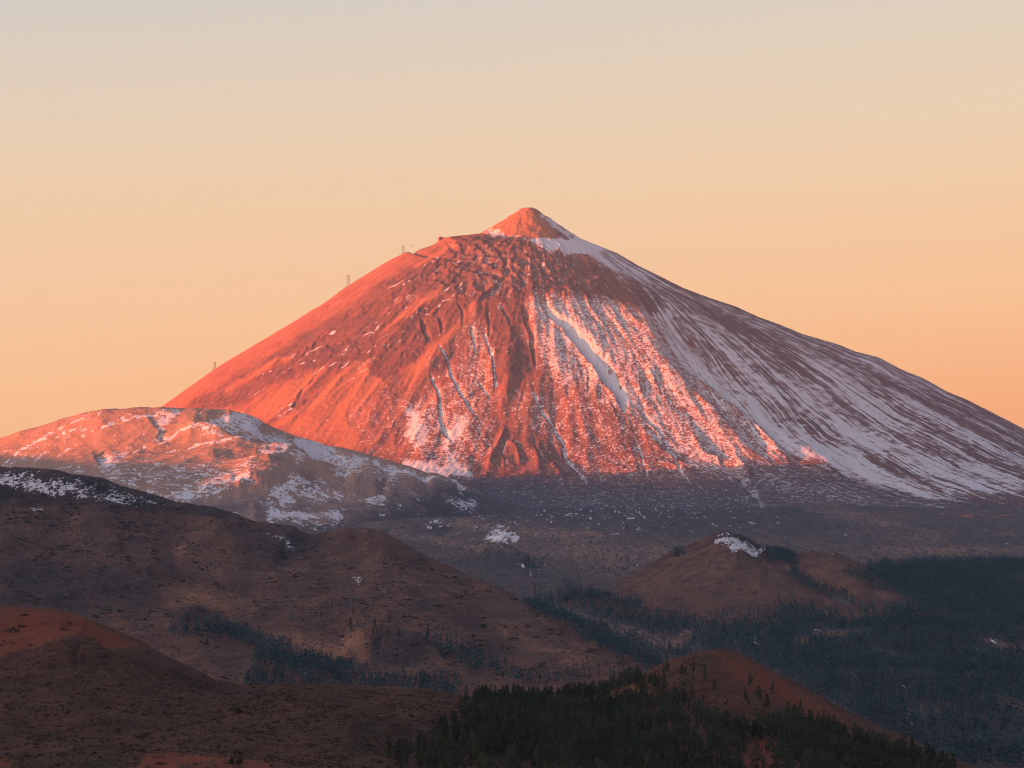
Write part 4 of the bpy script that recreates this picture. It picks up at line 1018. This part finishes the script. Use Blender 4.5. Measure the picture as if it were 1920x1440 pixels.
for p in pts[:150]:
    jobs.append((p[0], p[1], p[2], p[3], 'small dark shrub scattered over the brown slope in the left foreground', 'small shrubs of the left foreground'))
proto = None
g = np.random.default_rng(9)
protos = {}
for x, y, z, r_, lab, grp in jobs:
    k = int(g.integers(0, 5))
    if k not in protos: o = protos[k] = obj('shrub', shr[k], None)
    else: o = protos[k].copy(); C.objects.link(o)
    o.location = (x, y, z - .1); o.scale = (r_ * 1.25, r_ * 1.1, r_ * (.75 + .3 * g.random())); o.rotation_euler = (0, 0, g.random() * 6.28)
    tag(o, lab, 'shrub', grp)
tuft = [shrub_geo(340 + k, 9, .5)[0] for k in range(4)]
sm2 = np.zeros((RH, RW)); paint(sm2, [(0, 1205), (130, 1195), (300, 1262), (440, 1288), (640, 1288), (860, 1304), (930, 1330), (860, 1360), (780, 1400), (740, 1440), (0, 1440)], .9, 6)
paint(sm2, [(0, 1205), (150, 1200), (60, 1235), (0, 1250)], .12, 6); paint(sm2, [(270, 1424), (330, 1412), (440, 1426), (560, 1440), (250, 1440)], .03, 3); paint(sm2, [(20, 1420), (100, 1408), (250, 1412), (200, 1440), (20, 1440)], 1, 4)
paint(sm2, [(1140, 1300), (1200, 1270), (1280, 1236), (1345, 1222), (1390, 1250), (1380, 1320), (1500, 1350), (1640, 1395), (1800, 1440), (900, 1440), (900, 1380)], .5, 6); paint(sm2, [(1330, 1226), (1420, 1242), (1560, 1325), (1640, 1372), (1500, 1340)], .08, 5)
sm3 = np.zeros((RH, RW)); paint(sm3, [(0, 890), (190, 905), (320, 945), (540, 988), (690, 1004), (860, 1076), (1000, 1145), (1200, 1240), (1200, 1290), (0, 1290)], .5, 8); paint(sm3, [(0, 890), (190, 905), (320, 945), (330, 1000), (260, 1050), (0, 1060)], 1, 8)
px_, py_ = np.meshgrid(np.arange(RW), np.arange(RH)); sm3 *= sstep(-.45, .45, fbm(px_ / 70, py_ / 26, 4, 95)); sm2b = sm2 * (.25 + sstep(-.4, .5, fbm(px_ / 60, py_ / 24, 4, 96)))
t2 = scatter(sm3, 34000, -80, 1200, 2350, 3950, (.7, 1.7), 55)
t2 = t2[np.random.default_rng(3).random(len(t2)) < .6]
def tfix(t): t = t.copy(); return t
t1 = scatter(np.clip(sm2b, 0, 1), 40000, -60, 1850, 630, 1420, (.22, .75), 53)
t3 = scatter(sm3 ** 1.5, 4200, -80, 1200, 2350, 3950, (1.3, 2.6), 59); t3[:, 3] *= 1.25
forest('heath', t3, [shrub_geo(360 + k, 14, .42)[0] for k in range(4)], M_SHRUB, 'dark heath bushes dotting the brown hill of the middle distance', 'heath', 61, 1.5)
tags = forest('scrub', np.concatenate([t1, t2]), tuft, M_SCRUB, 'low dry scrub tufts covering the brown foreground slopes', 'scrub', 57, 1.4)

# ----------------------------------------------------------------- the cable car on the left skyline
M_STEEL = simple_mat('weathered_steel', (.16, .11, .08), (.22, .15, .11), .2, .6)
M_WALL = simple_mat('station_render', (.33, .20, .15), (.38, .24, .18), .1)
M_DARKW = simple_mat('dark_glazing', (.04, .03, .03), (.06, .045, .04), .2, .3)
VVf = vol.v()


def crest(u):
    i = int(np.argmin(np.abs(vol.us - u))); k = int(np.argmin(VVf[i])); return vol.X[i, k], vol.Y[i, k], vol.Z[i, k]


def bx(x0, x1, y0, y1, z0, z1):
    co = np.array([(x, y, z) for z in (z0, z1) for x, y in ((x0, y0), (x1, y0), (x1, y1), (x0, y1))], float)
    return co, np.array([(0, 3, 2, 1), (4, 5, 6, 7), (0, 1, 5, 4), (1, 2, 6, 5), (2, 3, 7, 6), (3, 0, 4, 7)])


def part(name, geo, mat, parent): return obj(name, mesh_from(name, *geo), mat, parent)


tops = []
for u, h, wb, wt, lab in ((402, 32, 13, 6, 'lowest steel cable car pylon on the left skyline'), (653, 52, 17, 8, 'tallest steel A-frame cable car pylon, midway up the left skyline'), (757, 37, 11, 9, 'uppermost cable car pylon, on the knob of the left skyline')):
    x, y, z = crest(u)
    r = bpy.data.objects.new('cable_car_pylon', None); C.objects.link(r); r.location = (x, y, z - 1)
    tag(r, lab, 'pylon', 'cable car pylons up the left flank')
    for sx_ in (-1, 1):
        for sy_ in (-1, 1):
            part('leg', tube((sx_ * wb / 2, sy_ * wb / 2, -10 if sx_ < 0 else -3), (sx_ * wt / 2, sy_ * wt / 3, h), .75, .6), M_STEEL, r)
    br = []
    for k in range(5):
        f0, f1 = k / 5, (k + 1) / 5
        w0, w1 = wb + (wt - wb) * f0, wb + (wt - wb) * f1
        for sy_ in (-1, 1):
            br.append(tube((-w0 / 2, sy_ * w0 / 2.2, h * f0), (w1 / 2, sy_ * w1 / 2.2, h * f1), .16, .16, 4)); br.append(tube((w0 / 2, sy_ * w0 / 2.2, h * f0), (-w1 / 2, sy_ * w1 / 2.2, h * f1), .16, .16, 4))
    part('bracing', join(br), M_STEEL, r)
    part('crossarm', join([bx(-wt / 2 - 2.5, wt / 2 + 2.5, -4, 4, h, h + 1.4), tube((-wt / 2 - 1, 0, h + 1.4), (-wt / 2 - 1, 0, h + 5), .4, .3), tube((wt / 2 + 1, 0, h + 1.4), (wt / 2 + 1, 0, h + 5), .4, .3)]), M_STEEL, r)
    part('sheave_train', join([bx(-wt / 2 - 1.5, -wt / 2 + .5, -5.5, -4.02, h - .8, h + 1), bx(wt / 2 - .5, wt / 2 + 1.5, -5.5, -4.02, h - .8, h + 1)]), M_STEEL, r)
    tops.append((x, y - 4, z + h))
x, y, z = crest(827)
st = bpy.data.objects.new('cable_car_station', None); C.objects.link(st); st.location = (x, y, z - 6)
tag(st, 'square blocky cable car top station on the rocky shoulder left of the summit', 'building')
part('wall', bx(-14, 2, -10, 12, -12, 20), M_WALL, st)
part('tower', bx(6.5, 15, -9, 12, -12, 21), M_WALL, st)
part('stair_core', bx(2.01, 6.49, -6, 11, -12, 24), M_DARKW, st)
part('roof', bx(-15, 2, -11, 13, 20.01, 21.4), M_WALL, st)
part('annex', bx(15.01, 24, -6, 8, -12, 10), M_WALL, st)
for k in range(3): part('window', bx(-11.5 + k * 4.6, -8.5 + k * 4.6, -10.4, -10.01, 8, 13), M_DARKW, st)
x2, y2, z2 = crest(819)
ms = bpy.data.objects.new('mast', None); C.objects.link(ms); ms.location = (x2, y2, z2 - 1)
tag(ms, 'short post on the ridge just left of the cable car station', 'mast')
part('pole', tube((0, 0, 0), (0, 0, 9), .8, .6), M_STEEL, ms); part('cabinet', bx(-1.3, 1.3, -1.2, 1.2, 5, 8.5), M_STEEL, ms)
x, y, z = crest(827)
pth = [(tops[0][0] - 420, tops[0][1] - 10, tops[0][2] - 268)] + tops + [(x - 14, y - 2, z + 6)]
cabs = []
for a, b in zip(pth[:-1], pth[1:]):
    a, b = np.array(a), np.array(b); L = np.linalg.norm(b - a)
    prev = a
    for k in range(1, 13):
        f = k / 12; q = a + (b - a) * f - np.array([0, 0, 4 * f * (1 - f) * L * .018]); cabs.append(tube(prev, q, .16, .16, 5)); prev = q
tag(obj('cable', mesh_from('cable', *join(cabs)), M_STEEL), 'thin cable running from pylon to pylon up the left skyline', 'cable')
f = .26; a, b = np.array(tops[2]), np.array(pth[-1]); q = a + (b - a) * f - np.array([0, 0, 4 * f * (1 - f) * np.linalg.norm(b - a) * .018])
cb = bpy.data.objects.new('cable_car_cabin', None); C.objects.link(cb); cb.location = tuple(q)
tag(cb, 'small cable car cabin hanging in the sky between top pylon and station', 'cable car')
part('body', bx(-2.6, 2.6, -2, 2, -9, -5.2), M_STEEL, cb); part('window_band', bx(-2.65, 2.65, -2.06, 2.06, -7.4, -6), M_DARKW, cb); part('hanger', join([tube((0, 0, -5.2), (0, 0, .2), .35, .35), bx(-1.8, 1.8, -.4, .4, 0, .8)]), M_STEEL, cb)

# ----------------------------------------------------------------- the air
hz = NT('air'); pv = hz.n('ShaderNodeVolumePrincipled')
pv.inputs['Color'].default_value = (.36, .62, 1.0, 1)
pv.inputs['Density'].default_value = HAZE = 1.8e-5
pv.inputs['Anisotropy'].default_value = 0.0
hz.t.links.new(pv.outputs[0], hz.o.inputs['Volume'])
zlo = min(-345.0, float(min(s.Z.min() for s in SHEETS)) - 2, float(RZ.min()) - 2)
tag(obj('haze', mesh_from('haze', *bx(-8500, 8500, -3100, 16000, zlo, 1330)), hz.m), kind='stuff')
